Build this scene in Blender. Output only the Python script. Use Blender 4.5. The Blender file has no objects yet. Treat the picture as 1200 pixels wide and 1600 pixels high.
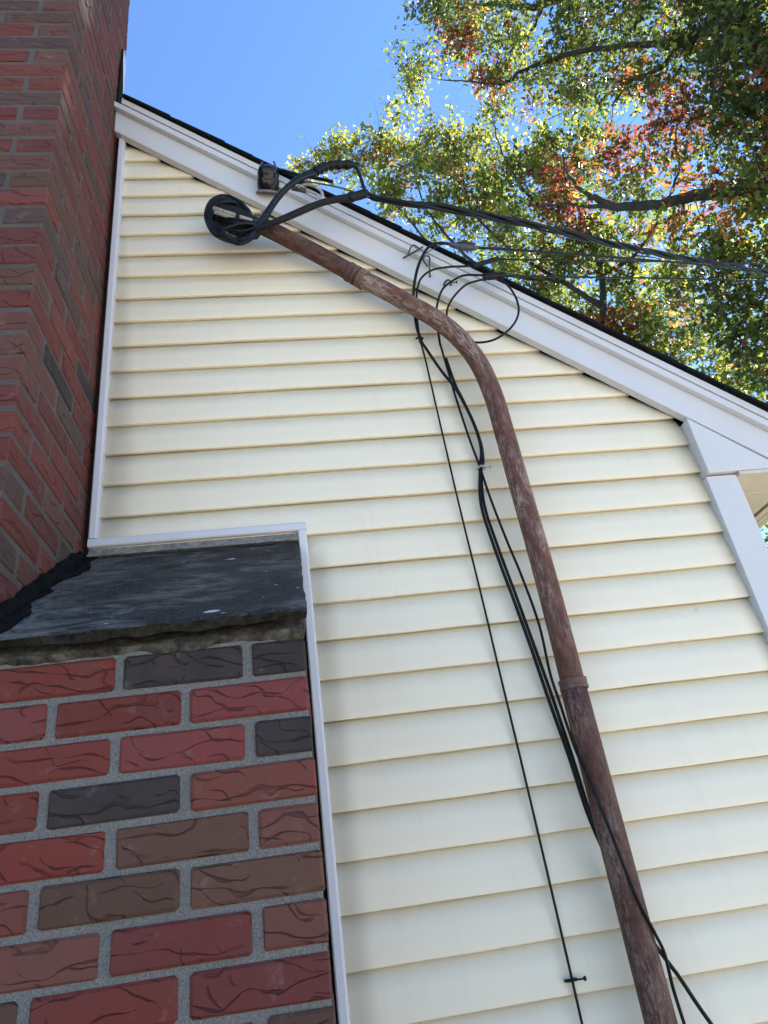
import bpy, math, random
import numpy as np
from mathutils import Vector, Matrix

# ------------------------------------------------------------------ camera, sky, sun, exposure
SC = bpy.context.scene
COL = SC.collection
R = math.radians
cam_d = bpy.data.cameras.new('camera'); cam = bpy.data.objects.new('camera', cam_d); COL.objects.link(cam)
cam_d.sensor_fit = 'VERTICAL'; cam_d.sensor_height = 36.0; cam_d.lens = 1083.3 / 1600 * 36.0
cam_d.clip_start = 0.02; cam_d.clip_end = 3000
rt = Vector((0.988325, -0.077538, -0.131157)); up = Vector((0.078295, -0.480015, 0.873759)); fw = Vector((0.130707, 0.873827, 0.46834))
m = Matrix((rt, up, -fw)).transposed().to_4x4(); m.translation = Vector((0.0, -1.7034, 1.5))
cam.matrix_world = m
SC.camera = cam

SUN_AZ, SUN_EL = R(64), R(44)          # azimuth from +Y towards +X: the sun stands behind the house
sd = Vector((math.sin(SUN_AZ) * math.cos(SUN_EL), math.cos(SUN_AZ) * math.cos(SUN_EL), math.sin(SUN_EL)))
wd = bpy.data.worlds.new('World'); SC.world = wd; wd.use_nodes = True
wn = wd.node_tree; bg = wn.nodes['Background']
sky = wn.nodes.new('ShaderNodeTexSky'); sky.sky_type = 'NISHITA'; sky.sun_disc = False
sky.sun_elevation = SUN_EL; sky.sun_rotation = SUN_AZ
sky.air_density = 1.0; sky.dust_density = 0.0; sky.ozone_density = 8.0; sky.altitude = 50
wn.links.new(sky.outputs[0], bg.inputs[0]); bg.inputs[1].default_value = 0.076
sl = bpy.data.lights.new('sun', 'SUN'); sl.energy = 5.0; sl.angle = R(0.53); sl.color = (1.0, 0.95, 0.87)
so = bpy.data.objects.new('sun', sl); COL.objects.link(so); so.location = sd * 60
so.rotation_euler = sd.to_track_quat('Z', 'Y').to_euler()
SC.view_settings.view_transform = 'Standard'; SC.view_settings.look = 'None'
SC.view_settings.exposure = 2.2; SC.view_settings.gamma = 1.0
SC.render.film_transparent = False
try:
    SC.cycles.max_bounces = 6; SC.cycles.diffuse_bounces = 3; SC.cycles.transparent_max_bounces = 8
except Exception: pass

random.seed(7); rng = np.random.default_rng(11)

# ------------------------------------------------------------------ helpers
D = 0.1016                                # one clapboard exposure (four inches) is the module of the house
Z0 = 1.5 + 24.5052 * D                    # height of the topmost clapboard edge
def W(x, y, z): return (x * D, y * D, z * D + Z0)

def link(o, parent=None):
    COL.objects.link(o)
    if parent is not None: o.parent = parent
    return o
def mesh_obj(name, verts, faces, mat, parent=None, smooth=False, mats=None):
    me = bpy.data.meshes.new(name); me.from_pydata([tuple(v) for v in verts], [], faces); me.update()
    for mm in (mats or [mat]): me.materials.append(mm)
    if smooth: me.polygons.foreach_set('use_smooth', [True] * len(me.polygons))
    return link(bpy.data.objects.new(name, me), parent)
def thing(name, label, cat, loc=(0, 0, 0), group=None):
    o = bpy.data.objects.new(name, None); o.empty_display_size = .1; COL.objects.link(o); o.location = loc
    return tag(o, label, cat, group)
def tag(o, label, cat, group=None):
    o['label'] = label; o['category'] = cat
    if group: o['group'] = group
    return o
def rel(o, parent):                       # parent without moving (parents are unrotated empties)
    o.parent = parent; o.location = o.location - parent.location
    return o
def put(name, verts, faces, mat, th, **k):
    o = mesh_obj(name, verts, faces, mat, None, **k); return rel(o, th)

BOXF = [(0, 3, 2, 1), (4, 5, 6, 7), (0, 1, 5, 4), (1, 2, 6, 5), (2, 3, 7, 6), (3, 0, 4, 7)]
def boxv(x0, x1, y0, y1, z0, z1):
    return [(x0, y0, z0), (x1, y0, z0), (x1, y1, z0), (x0, y1, z0), (x0, y0, z1), (x1, y0, z1), (x1, y1, z1), (x0, y1, z1)]
def wbox(x0, x1, y0, y1, z0, z1): return [W(*p) for p in boxv(x0, x1, y0, y1, z0, z1)]
def bevel(o, w, seg=2):
    b = o.modifiers.new('bevel', 'BEVEL'); b.width = w; b.segments = seg; b.limit_method = 'ANGLE'; b.angle_limit = R(30)
    return o
def prism(poly, a0, a1, axis, f=W):
    """extrude a polygon; axis 'y': poly is (x,z) run from y=a0 to a1; axis 'x': poly is (y,z)"""
    n = len(poly)
    mk = (lambda p, a: f(p[0], a, p[1])) if axis == 'y' else (lambda p, a: f(a, p[0], p[1]))
    v = [mk(p, a0) for p in poly] + [mk(p, a1) for p in poly]
    fc = [tuple(range(n))[::-1], tuple(range(n, 2 * n))] + [(i, (i + 1) % n, n + (i + 1) % n, n + i) for i in range(n)]
    return v, fc
def fixn(o):
    import bmesh
    bm = bmesh.new(); bm.from_mesh(o.data); bmesh.ops.recalc_face_normals(bm, faces=bm.faces); bm.to_mesh(o.data); bm.free(); return o

def catmull(pts, sub=6):
    p = [np.array(q, float) for q in pts]
    if len(p) < 3: return p
    p = [2 * p[0] - p[1]] + p + [2 * p[-1] - p[-2]]
    out = []
    for i in range(1, len(p) - 2):
        for s in range(sub):
            t = s / sub
            a, b, c, d = p[i - 1], p[i], p[i + 1], p[i + 2]
            out.append(.5 * ((2 * b) + (-a + c) * t + (2 * a - 5 * b + 4 * c - d) * t * t + (-a + 3 * b - 3 * c + d) * t ** 3))
    out.append(p[-2]); return out
def tube_data(pts, rad, seg=10, cap=True):
    pts = [np.array(q, float) for q in pts]; n = len(pts)
    rad = [rad] * n if np.isscalar(rad) else list(rad)
    tan = []
    for i in range(n):
        t = pts[min(i + 1, n - 1)] - pts[max(i - 1, 0)]; tan.append(t / (np.linalg.norm(t) + 1e-12))
    ref = np.array((0, 0, 1.)) if abs(tan[0][2]) < .9 else np.array((0, 1., 0))
    u = np.cross(tan[0], ref); u /= np.linalg.norm(u)
    v, f, uv = [], [], []
    L = 0; Ls = []
    for i in range(n):
        if i: L += np.linalg.norm(pts[i] - pts[i - 1])
        Ls.append(L)
        u = u - tan[i] * (u @ tan[i]); u /= np.linalg.norm(u) + 1e-12
        w = np.cross(tan[i], u)
        for k in range(seg):
            a = 2 * math.pi * k / seg; v.append(tuple(pts[i] + rad[i] * (math.cos(a) * u + math.sin(a) * w)))
    for i in range(n - 1):
        for k in range(seg):
            k2 = (k + 1) % seg
            f.append((i * seg + k, i * seg + k2, (i + 1) * seg + k2, (i + 1) * seg + k))
            uv.append([(k / seg, Ls[i]), ((k + 1) / seg, Ls[i]), ((k + 1) / seg, Ls[i + 1]), (k / seg, Ls[i + 1])])
    if cap:
        f.append(tuple(range(seg))[::-1]); uv.append([(0, 0)] * seg)
        f.append(tuple(range((n - 1) * seg, n * seg))); uv.append([(0, Ls[-1])] * seg)
    return v, f, uv
def tube(name, pts, rad, mat, parent=None, seg=10, sub=6, smooth=True, cap=True):
    if sub > 1:
        if not np.isscalar(rad):
            rr = catmull([(r, 0, 0) for r in rad], sub); rad = [q[0] for q in rr]
        pts = catmull(pts, sub)
    v, f, uv = tube_data(pts, rad, seg, cap)
    o = mesh_obj(name, v, f, mat, None, smooth)
    l = o.data.uv_layers.new(name='UVMap'); flat = np.array([c for q in uv for c in q], float).ravel(); l.data.foreach_set('uv', flat)
    if cap:
        o.data.polygons[len(f) - 1].use_smooth = False; o.data.polygons[len(f) - 2].use_smooth = False
    if parent is not None: rel(o, parent)
    return o

# ------------------------------------------------------------------ materials
class NT:
    def __init__(s, name):
        s.m = bpy.data.materials.new(name); s.m.use_nodes = True; s.t = s.m.node_tree; s.b = s.t.nodes['Principled BSDF']
    def n(s, typ, **k):
        nd = s.t.nodes.new(typ)
        for a, b in k.items():
            if a in nd.inputs.keys(): s.set(nd.inputs[a], b)
            else: setattr(nd, a, b)
        return nd
    def set(s, sock, v):
        if isinstance(v, bpy.types.NodeSocket): s.t.links.new(v, sock)
        elif isinstance(v, (tuple, list)) and len(v) == 3 and sock.type == 'RGBA': sock.default_value = (*v, 1)
        else: sock.default_value = v
    def bs(s, **k):
        for a, v in k.items(): s.set(s.b.inputs[a.replace('_', ' ')], v)
    def noise(s, vec, scale, detail=3, rough=.5, dist=0):
        nd = s.n('ShaderNodeTexNoise'); s.set(nd.inputs['Vector'], vec)
        nd.inputs['Scale'].default_value = scale; nd.inputs['Detail'].default_value = detail; nd.inputs['Roughness'].default_value = rough; nd.inputs['Distortion'].default_value = dist
        return nd.outputs[0]
    def mapping(s, vec, scale=(1, 1, 1), loc=None):
        nd = s.n('ShaderNodeMapping'); s.set(nd.inputs['Vector'], vec); nd.inputs['Scale'].default_value = scale
        if loc is not None: s.set(nd.inputs['Location'], loc)
        return nd.outputs[0]
    def coord(s, which='Object'): return s.n('ShaderNodeTexCoord').outputs[which]
    def pos(s): return s.n('ShaderNodeNewGeometry').outputs['Position']
    def ramp(s, fac, stops, interp='LINEAR'):
        nd = s.n('ShaderNodeValToRGB'); s.set(nd.inputs[0], fac); nd.color_ramp.interpolation = interp
        cr = nd.color_ramp.elements
        while len(cr) < len(stops): cr.new(.5)
        for e, (p, c) in zip(cr, stops):
            e.position = p; e.color = (c, c, c, 1) if np.isscalar(c) else (*c, 1)
        return nd.outputs[0]
    def math(s, op, a, b=None, c=None):
        nd = s.n('ShaderNodeMath', operation=op)
        for i, v in enumerate((a, b, c)):
            if v is not None: s.set(nd.inputs[i], v)
        return nd.outputs[0]
    def mix(s, fac, a, b, mode='MIX'):
        nd = s.n('ShaderNodeMix', data_type='RGBA', blend_type=mode)
        s.set(nd.inputs[0], fac); s.set(nd.inputs[6], a); s.set(nd.inputs[7], b); return nd.outputs[2]
    def bump(s, h, strength=.5, dist=.01, normal=None):
        nd = s.n('ShaderNodeBump'); s.set(nd.inputs['Height'], h); nd.inputs['Strength'].default_value = strength; nd.inputs['Distance'].default_value = dist
        if normal is not None: s.set(nd.inputs['Normal'], normal)
        return nd.outputs[0]

def mat_siding():
    t = NT('cream_vinyl'); p = t.pos()
    big = t.noise(p, 1.3, 3); streak = t.noise(t.mapping(p, (30, 30, 1.5)), 1.0, 4, .6); fine = t.noise(p, 260, 2)
    base = t.mix(t.ramp(big, [(.3, 0), (.7, 1)]), (.83, .725, .525), (.87, .77, .575))
    base = t.mix(t.math('MULTIPLY', t.ramp(streak, [(.53, 0), (.72, 1)]), .08), base, (.45, .40, .30))
    spots = t.ramp(t.noise(p, 22, 2), [(.74, 0), (.79, 1)])
    base = t.mix(t.math('MULTIPLY', spots, .18), base, (.35, .31, .22))
    wav = t.noise(t.mapping(p, (3.0, 3.0, 9.0)), 1.0, 1)
    grain = t.noise(t.mapping(p, (14, 14, 240)), 1.0, 3)
    n1 = t.bump(wav, .35, .010); n2 = t.bump(grain, .06, .002, n1)
    t.bs(Base_Color=base, Roughness=t.ramp(fine, [(0, .40), (1, .52)]), Normal=n2, Specular_IOR_Level=.4)
    return t.m
def mat_trim(name, col, rough=.35):
    t = NT(name); p = t.pos()
    g = t.ramp(t.noise(p, 6, 5, .65), [(.45, 0), (.75, 1)])
    sp = t.ramp(t.noise(p, 60, 2), [(.72, 0), (.78, 1)])
    c = t.mix(t.math('MULTIPLY', g, .16), col, (.42, .40, .36)); c = t.mix(t.math('MULTIPLY', sp, .22), c, (.25, .23, .2))
    n = t.bump(t.noise(t.mapping(p, (4, 4, 7)), 1.0, 1), .35, .006)
    t.bs(Base_Color=c, Roughness=rough, Normal=n); return t.m
def mat_brick():
    t = NT('rug_faced_brick'); oi = t.n('ShaderNodeObjectInfo'); co = t.coord('Object')
    off = t.n('ShaderNodeCombineXYZ'); t.set(off.inputs[0], t.math('MULTIPLY', oi.outputs['Random'], 37.0)); t.set(off.inputs[1], t.math('MULTIPLY', oi.outputs['Random'], 91.0)); t.set(off.inputs[2], t.math('MULTIPLY', oi.outputs['Random'], 53.0))
    ad = t.n('ShaderNodeVectorMath', operation='ADD'); t.set(ad.inputs[0], co); t.set(ad.inputs[1], off.outputs[0]); v = ad.outputs[0]
    # bark-like scoring: wavy creases running along the face, broken up and here and there branching
    sp = t.n('ShaderNodeSeparateXYZ'); t.set(sp.inputs[0], v)
    def crease(freq, tilt, warp, wsc, seedv, w0, w1, msc, lo, hi):
        nz = t.noise(t.mapping(v, wsc, seedv), 1.0, 1.5, .45)
        f = t.math('ADD', t.math('MULTIPLY', sp.outputs[2], freq), t.math('MULTIPLY', t.math('ADD', sp.outputs[0], sp.outputs[1]), tilt)); f = t.math('MULTIPLY_ADD', nz, warp, f)
        ds = t.math('PINGPONG', f, .5)
        wd = t.ramp(t.noise(t.mapping(v, (30, 30, 40), seedv), 1.0, 1), [(.36, w0), (.64, w1)])
        g = t.n('ShaderNodeMapRange', interpolation_type='SMOOTHSTEP'); t.set(g.inputs[0], ds); g.inputs[1].default_value = 0; t.set(g.inputs[2], wd); g.inputs[3].default_value = 1; g.inputs[4].default_value = 0
        mk = t.ramp(t.noise(t.mapping(v, msc, (5.3 + seedv[0], 1.7, 5.5)), 1.0, 1), [(lo, 0), (hi, 1)])
        return t.math('MULTIPLY', g.outputs[0], mk)
    groove = t.math('MAXIMUM', crease(26, 0, 2.6, (10, 10, 17), (0, 0, 0), .015, .10, (13, 13, 30), .40, .50), crease(20, 11, 2.4, (13, 13, 15), (9.3, 4.1, 2.2), .012, .075, (16, 16, 26), .46, .55))
    col = oi.outputs['Color']
    var = t.noise(v, 16, 4, .6); col = t.mix(t.ramp(var, [(.35, 0), (.7, .55)]), col, t.mix(.5, col, (.10, .055, .045)))
    lime = t.ramp(t.noise(v, 24, 5, .7), [(.58, 0), (.78, 1)]); col = t.mix(t.math('MULTIPLY', lime, .34), col, (.30, .20, .18))
    col = t.mix(t.math('MULTIPLY', groove, .50), col, t.mix(.55, col, (.020, .008, .007)))  # crease shade put into the colour, on top of the bump relief
    sand = t.noise(v, 420, 2)
    h = t.math('SUBTRACT', t.math('ADD', t.math('MULTIPLY', sand, .07), t.math('MULTIPLY', t.noise(v, 34, 3), .42)), t.math('MULTIPLY', groove, 1.0))
    t.bs(Base_Color=col, Roughness=.75, Normal=t.bump(h, .85, .005), Specular_IOR_Level=.25); return t.m
def mat_mortar(name='grey_mortar', tint=(1, 1, 1)):
    t = NT(name); p = t.pos()
    a = t.noise(p, 330, 3, .7); b = t.noise(p, 9, 4)
    c = t.ramp(a, [(.30, (.10, .096, .090)), (.46, (.175, .170, .161)), (.70, (.275, .268, .255))]); c = t.mix(1.0, c, tint, 'MULTIPLY'); c = t.mix(t.ramp(b, [(.45, 0), (.75, .45)]), c, (.15, .135, .11))
    t.bs(Base_Color=c, Roughness=.95, Normal=t.bump(a, .9, .004)); return t.m
def mat_bed():
    t = NT('mossy_bedding_mortar'); p = t.pos()
    a = t.noise(p, 35, 5, .7); b = t.noise(p, 260, 3, .7)
    c = t.ramp(a, [(.36, (.012, .010, .007)), (.5, (.06, .048, .03)), (.68, (.15, .13, .095))])
    t.bs(Base_Color=c, Roughness=.95, Normal=t.bump(t.math('ADD', a, t.math('MULTIPLY', b, .4)), 1, .006)); return t.m
def mat_slate():
    t = NT('dark_bluestone'); p = t.pos()
    cl = t.noise(t.mapping(p, (11, 24, 24)), 1.0, 7, .72, .6); fine = t.noise(p, 150, 4, .7); cc = t.noise(p, 5.0, 3, .6)
    base = t.ramp(fine, [(.3, (.010, .0095, .009)), (.7, (.027, .026, .025))])
    haze = t.math('MULTIPLY', t.ramp(cl, [(.44, 0), (.60, 1)]), t.ramp(cc, [(.42, .10), (.54, 1)]))
    base = t.mix(t.math('MULTIPLY', haze, .8), base, (.165, .148, .125))
    sx = t.n('ShaderNodeSeparateXYZ'); t.set(sx.inputs[0], p)
    worn = t.math('MULTIPLY', t.ramp(t.math('MULTIPLY_ADD', t.noise(p, 7, 4, .6), .22, t.math('MULTIPLY', sx.outputs[0], -1.0)), [(.50, 0), (.62, 1)]), t.ramp(t.noise(p, 60, 4, .7), [(.4, .15), (.6, 1)]))
    base = t.mix(t.math('MULTIPLY', worn, .75), base, (.20, .185, .16))
    # worn, paler stone towards the stack foot and along the lip
    base = t.mix(t.math('MULTIPLY', t.ramp(t.noise(p, 220, 3, .75), [(.50, 0), (.66, 1)]), .38), base, (.16, .155, .145))
    def spots(sc, thr, r0, r1, col, base):
        vo = t.n('ShaderNodeTexVoronoi', distance='EUCLIDEAN'); t.set(vo.inputs['Vector'], t.mapping(p, sc)); vo.inputs['Scale'].default_value = 1.0
        dd = t.math('ADD', vo.outputs['Distance'], t.math('MULTIPLY', t.noise(p, 90, 4, .7), .22))
        rnd = t.n('ShaderNodeSeparateColor'); t.set(rnd.inputs[0], vo.outputs['Color'])
        return t.mix(t.math('MULTIPLY', t.ramp(dd, [(r0, 1), (r1, 0)]), t.math('GREATER_THAN', rnd.outputs[0], thr)), base, col)
    base = spots((13, 21, 21), .93, .27, .32, (.50, .50, .48), base)
    base = spots((44, 70, 70), .96, .25, .33, (.38, .38, .36), base)
    h = t.math('ADD', t.math('MULTIPLY', cl, 1.0), t.math('MULTIPLY', fine, .35))
    t.bs(Base_Color=base, Roughness=t.ramp(cl, [(.4, .55), (.7, .85)]), Normal=t.bump(h, .9, .007), Specular_IOR_Level=.12); return t.m
def mat_pipe(name, c0, c1, scuff):
    t = NT(name); uv = t.coord('UV')
    # u runs round the pipe, v along it (metres)
    a = t.noise(t.mapping(uv, (10, 22, 1)), 1.0, 5, .7, .5)
    st = t.noise(t.mapping(uv, (22, 24, 1)), 1.0, 6, .78, .5); blot = t.noise(t.mapping(uv, (3.4, 5.5, 1)), 1.0, 4, .65, .6); fine = t.noise(t.mapping(uv, (70, 90, 1)), 1.0, 3, .7); dots = t.noise(t.mapping(uv, (60, 240, 1)), 1.0, 2)
    c = t.mix(t.ramp(a, [(.40, 0), (.60, 1)]), c0, c1)
    sc = t.math('MULTIPLY', t.ramp(st, [(.45, 0), (.56, 1)]), t.ramp(blot, [(.42, .05), (.55, 1)]))
    sc = t.math('MAXIMUM', sc, t.math('MULTIPLY', t.ramp(blot, [(.60, 0), (.635, 1)]), .85))
    sc = t.math('MULTIPLY', sc, t.ramp(fine, [(.36, .25), (.56, 1)]))
    sc = t.math('MULTIPLY', sc, t.ramp(t.noise(t.mapping(uv, (1.2, 2.6, 1)), 1.0, 2), [(.40, .25), (.55, 1)]))
    c = t.mix(t.math('MULTIPLY', sc, scuff), c, (.40, .31, .255))
    c = t.mix(t.math('MULTIPLY', t.ramp(dots, [(.66, 0), (.72, 1)]), .40), c, (.38, .31, .28))
    t.bs(Base_Color=c, Roughness=t.ramp(st, [(.3, .55), (.7, .8)]), Normal=t.bump(t.math('ADD', st, a), .4, .0025), Specular_IOR_Level=.3); return t.m
def mat_plain(name, col, rough=.5, metal=0.0, nscale=90, amt=.3, bump=.15, spec=.5):
    t = NT(name); p = t.pos(); a = t.noise(p, nscale, 4, .65)
    dark = tuple(q * (1 - amt) for q in col); lite = tuple(min(1, q * (1 + amt) + .004) for q in col)
    t.bs(Base_Color=t.mix(t.ramp(a, [(.3, 0), (.7, 1)]), dark, lite), Roughness=rough, Metallic=metal, Normal=t.bump(a, bump, .002), Specular_IOR_Level=spec); return t.m
def mat_leaf(name, c0, c1):
    t = NT(name); gm = t.n('ShaderNodeNewGeometry'); ri = gm.outputs['Random Per Island']
    col = t.mix(ri, c0, c1)
    nt = t.t; out = nt.nodes['Material Output']
    t.bs(Base_Color=col, Roughness=.45, Specular_IOR_Level=.3)
    tr = t.n('ShaderNodeBsdfTranslucent'); hs = t.n('ShaderNodeHueSaturation'); t.set(hs.inputs['Color'], col); hs.inputs['Value'].default_value = 1.85; hs.inputs['Saturation'].default_value = 1.04; t.set(tr.inputs['Color'], hs.outputs[0])
    mx = t.n('ShaderNodeMixShader'); mx.inputs[0].default_value = .48
    nt.links.new(t.b.outputs[0], mx.inputs[1]); nt.links.new(tr.outputs[0], mx.inputs[2]); nt.links.new(mx.outputs[0], out.inputs[0]); return t.m
def mat_bark():
    t = NT('oak_bark'); p = t.pos(); a = t.noise(t.mapping(p, (9, 9, 3)), 1.0, 5, .7)
    t.bs(Base_Color=t.ramp(a, [(.3, (.012, .010, .008)), (.7, (.050, .042, .034))]), Roughness=.9, Normal=t.bump(a, .8, .02)); return t.m
def mat_ground():
    t = NT('lawn'); p = t.pos(); b = t.noise(p, 35, 4, .7)
    t.bs(Base_Color=t.ramp(b, [(.3, (.05, .075, .025)), (.7, (.12, .15, .05))]), Roughness=.95, Normal=t.bump(b, .6, .03)); return t.m
def mat_bounce():
    t = NT('pale_bounce_concrete'); p = t.pos(); a = t.noise(p, 1.7, 5, .6); b = t.noise(p, 120, 3, .7)
    c = t.mix(t.ramp(a, [(.35, 0), (.7, 1)]), (.52, .47, .41), (.44, .40, .35)); c = t.mix(t.math('MULTIPLY', b, .3), c, (.25, .23, .2))
    t.bs(Base_Color=c, Roughness=.9, Normal=t.bump(b, .4, .004)); return t.m

M_SID = mat_siding(); M_TRIM = mat_trim('white_aluminium_trim', (.60, .585, .57), .5); M_JCH = mat_trim('white_vinyl_channel', (.63, .61, .62), .5)
M_BRICK = mat_brick(); M_MORT = mat_mortar('grey_mortar', (1.0, .945, .87)); M_MORT2 = mat_mortar('brown_weathered_mortar', (.50, .40, .36)); M_BED = mat_bed(); M_SLATE = mat_slate(); M_RIM = mat_plain('mossy_stone_edge', (.020, .018, .013), .95, 0, 60, .7, .9, .1)
M_PIPE = mat_pipe('brown_painted_pipe', (.090, .034, .021), (.155, .066, .043), .95); M_PIPE2 = mat_pipe('brown_pipe_dark', (.062, .024, .016), (.108, .045, .030), .5)
M_COUP = mat_pipe('weathered_coupling', (.10, .050, .040), (.17, .095, .075), .6)
M_BLK = mat_plain('black_cable_jacket', (.0035, .0035, .0038), .48, 0, 90, .3, .15, .22); M_BLU = mat_plain('blue_black_cable_jacket', (.0030, .0060, .0095), .40, 0, 90, .3, .15, .28)
M_GRY = mat_plain('grey_cable_jacket', (.40, .39, .36), .55); M_TAPE = mat_plain('black_tape', (.004, .004, .0045), .5, 0, 160, .4, .6, .25)
M_ZINC = mat_plain('dull_galvanised_steel', (.075, .075, .075), .6, .3, 120, .4, .3); M_BEIGE = mat_plain('weathered_grey_conduit', (.30, .27, .22), .7, 0, 120, .35, .4)
M_SHIN = mat_plain('black_asphalt_shingle', (.008, .008, .009), .95, 0, 300, .6, .8, .1); M_TAR = mat_plain('black_roof_tar', (.004, .004, .004), .85, 0, 70, .5, .9, .08)
M_SOFF = mat_plain('beige_vinyl_soffit', (.62, .53, .44), .5, 0, 40, .06, .05); M_DARK = mat_plain('dark_sheathing', (.03, .028, .025), .95)
M_FLASH = mat_plain('grey_lead_flashing', (.20, .19, .165), .65, .1, 60, .5, .5); M_INS = mat_plain('black_glazed_insulator', (.005, .004, .004), .22, 0, 90, .3, .1, .4)
M_HOOD = mat_plain('dark_cast_hood', (.014, .012, .011), .8, 0, 120, .5, .5, .15); M_BARK = mat_bark(); M_GND = mat_ground(); M_BOUNCE = mat_bounce()
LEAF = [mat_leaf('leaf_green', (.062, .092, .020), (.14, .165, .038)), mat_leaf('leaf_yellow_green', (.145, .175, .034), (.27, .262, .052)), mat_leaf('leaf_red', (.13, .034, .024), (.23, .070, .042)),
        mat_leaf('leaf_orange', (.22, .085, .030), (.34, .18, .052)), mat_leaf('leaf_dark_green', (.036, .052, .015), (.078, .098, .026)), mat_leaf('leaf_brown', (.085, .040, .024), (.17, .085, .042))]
PATH = {}
PATH['pipe_low']=[(0.6377, -0.0711, 1.1751), (0.6363, -0.0711, 1.3191), (0.6367, -0.0711, 1.4893), (0.6388, -0.0711, 1.664), (0.64, -0.0711, 1.8605)]
PATH['pipe_up']=[(0.64, -0.0711, 1.8605), (0.6408, -0.0711, 2.0326), (0.6397, -0.0711, 2.2071), (0.6354, -0.0711, 2.401), (0.6315, -0.0711, 2.592), (0.6258, -0.0711, 2.7473), (0.6054, -0.0711, 2.8736), (0.5618, -0.0711, 2.9786), (0.5013, -0.0711, 3.061), (0.4282, -0.0711, 3.1293), (0.3531, -0.0711, 3.196), (0.2876, -0.0711, 3.2488)]
PATH['pipe_top']=[(0.2876, -0.0711, 3.2488), (0.1589, -0.0711, 3.3657), (0.0375, -0.0711, 3.4669), (-0.0495, -0.0711, 3.5372)]
PATH['thin']=[(0.4506, -0.0427, 3.1713), (0.4471, -0.0305, 3.0839), (0.4512, -0.0142, 3.0297), (0.4582, -0.0102, 2.9652), (0.4641, -0.0091, 2.6718), (0.4703, -0.0091, 2.3886), (0.4785, -0.0091, 2.1351), (0.4841, -0.0091, 1.9105), (0.4894, -0.0091, 1.7246), (0.4937, -0.0091, 1.53), (0.4966, -0.0091, 1.3795), (0.4984, -0.0091, 1.2641), (0.4992, -0.0091, 1.1777)]
PATH['thick_a']=[(0.5497, -0.0406, 3.1915), (0.5347, -0.0305, 3.1214), (0.527, -0.0224, 3.0452), (0.5235, -0.0203, 2.9388), (0.532, -0.0254, 2.8303), (0.5456, -0.0203, 2.7783), (0.5637, -0.0203, 2.6846), (0.571, -0.0203, 2.6021), (0.5651, -0.0183, 2.5427), (0.5547, -0.0152, 2.5167), (0.5393, -0.0183, 2.3981), (0.551, -0.0203, 2.255), (0.5678, -0.0203, 2.1216), (0.5845, -0.0203, 1.9792), (0.5996, -0.0203, 1.8387), (0.6119, -0.0203, 1.7008), (0.6195, -0.0203, 1.5869), (0.6278, -0.0224, 1.5121), (0.6543, -0.0254, 1.3827), (0.6887, -0.0356, 1.3019), (0.7125, -0.0406, 1.2538), (0.7357, -0.0406, 1.2012), (0.7609, -0.0406, 1.1498)]
PATH['thick_b']=[(0.4492, -0.0305, 3.0838), (0.4532, -0.0224, 3.0221), (0.4683, -0.0224, 2.9725), (0.4988, -0.0244, 2.8845), (0.5283, -0.0284, 2.8129), (0.5506, -0.0284, 2.7275), (0.5638, -0.0284, 2.6433), (0.564, -0.0274, 2.5751), (0.5492, -0.0203, 2.5139), (0.5282, -0.0244, 2.3957), (0.5384, -0.0264, 2.2533), (0.5554, -0.0264, 2.1204), (0.5724, -0.0264, 1.9785), (0.5863, -0.0264, 1.8387), (0.602, -0.0264, 1.701), (0.6109, -0.0264, 1.5914), (0.6245, -0.0254, 1.515), (0.6475, -0.0254, 1.408), (0.6789, -0.0305, 1.3087)]
PATH['mid']=[(0.4538, -0.0305, 2.9929), (0.512, -0.0284, 3.0129), (0.5143, -0.0254, 2.9749), (0.522, -0.0203, 2.8606), (0.5273, -0.0224, 2.7583), (0.5404, -0.0203, 2.616), (0.5514, -0.0203, 2.5248), (0.5591, -0.0224, 2.4256), (0.5752, -0.0264, 2.289), (0.5923, -0.0305, 2.1702), (0.6061, -0.0325, 2.0329), (0.6171, -0.0406, 1.9113), (0.6161, -0.063, 1.8342), (0.6037, -0.1036, 1.7162), (0.6108, -0.1077, 1.6389), (0.624, -0.1077, 1.5329), (0.6372, -0.1046, 1.4097), (0.6575, -0.0965, 1.3322), (0.6783, -0.0711, 1.2777), (0.6901, -0.0508, 1.2358), (0.6981, -0.0406, 1.1589)]
PATH['svc_a']=[(-0.0793, -0.0965, 3.4284), (-0.0461, -0.1118, 3.4396), (-0.0183, -0.1219, 3.4791), (0.013, -0.1372, 3.5317), (0.0532, -0.1473, 3.5887), (0.1072, -0.1524, 3.6471), (0.1702, -0.1524, 3.6935)]
PATH['svc_a2']=[(-0.072, -0.1016, 3.4405), (-0.0361, -0.1219, 3.4578), (-0.0032, -0.1321, 3.5132), (0.0345, -0.1473, 3.563), (0.0762, -0.1575, 3.6041), (0.1267, -0.1626, 3.6426), (0.172, -0.1626, 3.6619)]
PATH['sleeve1']=[(0.1691, -0.1575, 3.6794), (0.2228, -0.1575, 3.7094), (0.3086, -0.1575, 3.7147)]
PATH['svc_a_end']=[(0.3014, -0.1575, 3.7113), (0.3152, -0.1575, 3.6936), (0.3235, -0.1575, 3.6485), (0.3282, -0.1575, 3.5942), (0.3301, -0.1575, 3.5543)]
PATH['svc_b']=[(-0.1104, -0.0965, 3.4327), (-0.0628, -0.1118, 3.4402), (-0.0133, -0.127, 3.4445), (0.0513, -0.1422, 3.4606), (0.1277, -0.1524, 3.4925), (0.1947, -0.1524, 3.5257), (0.2722, -0.1524, 3.5429)]
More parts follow.
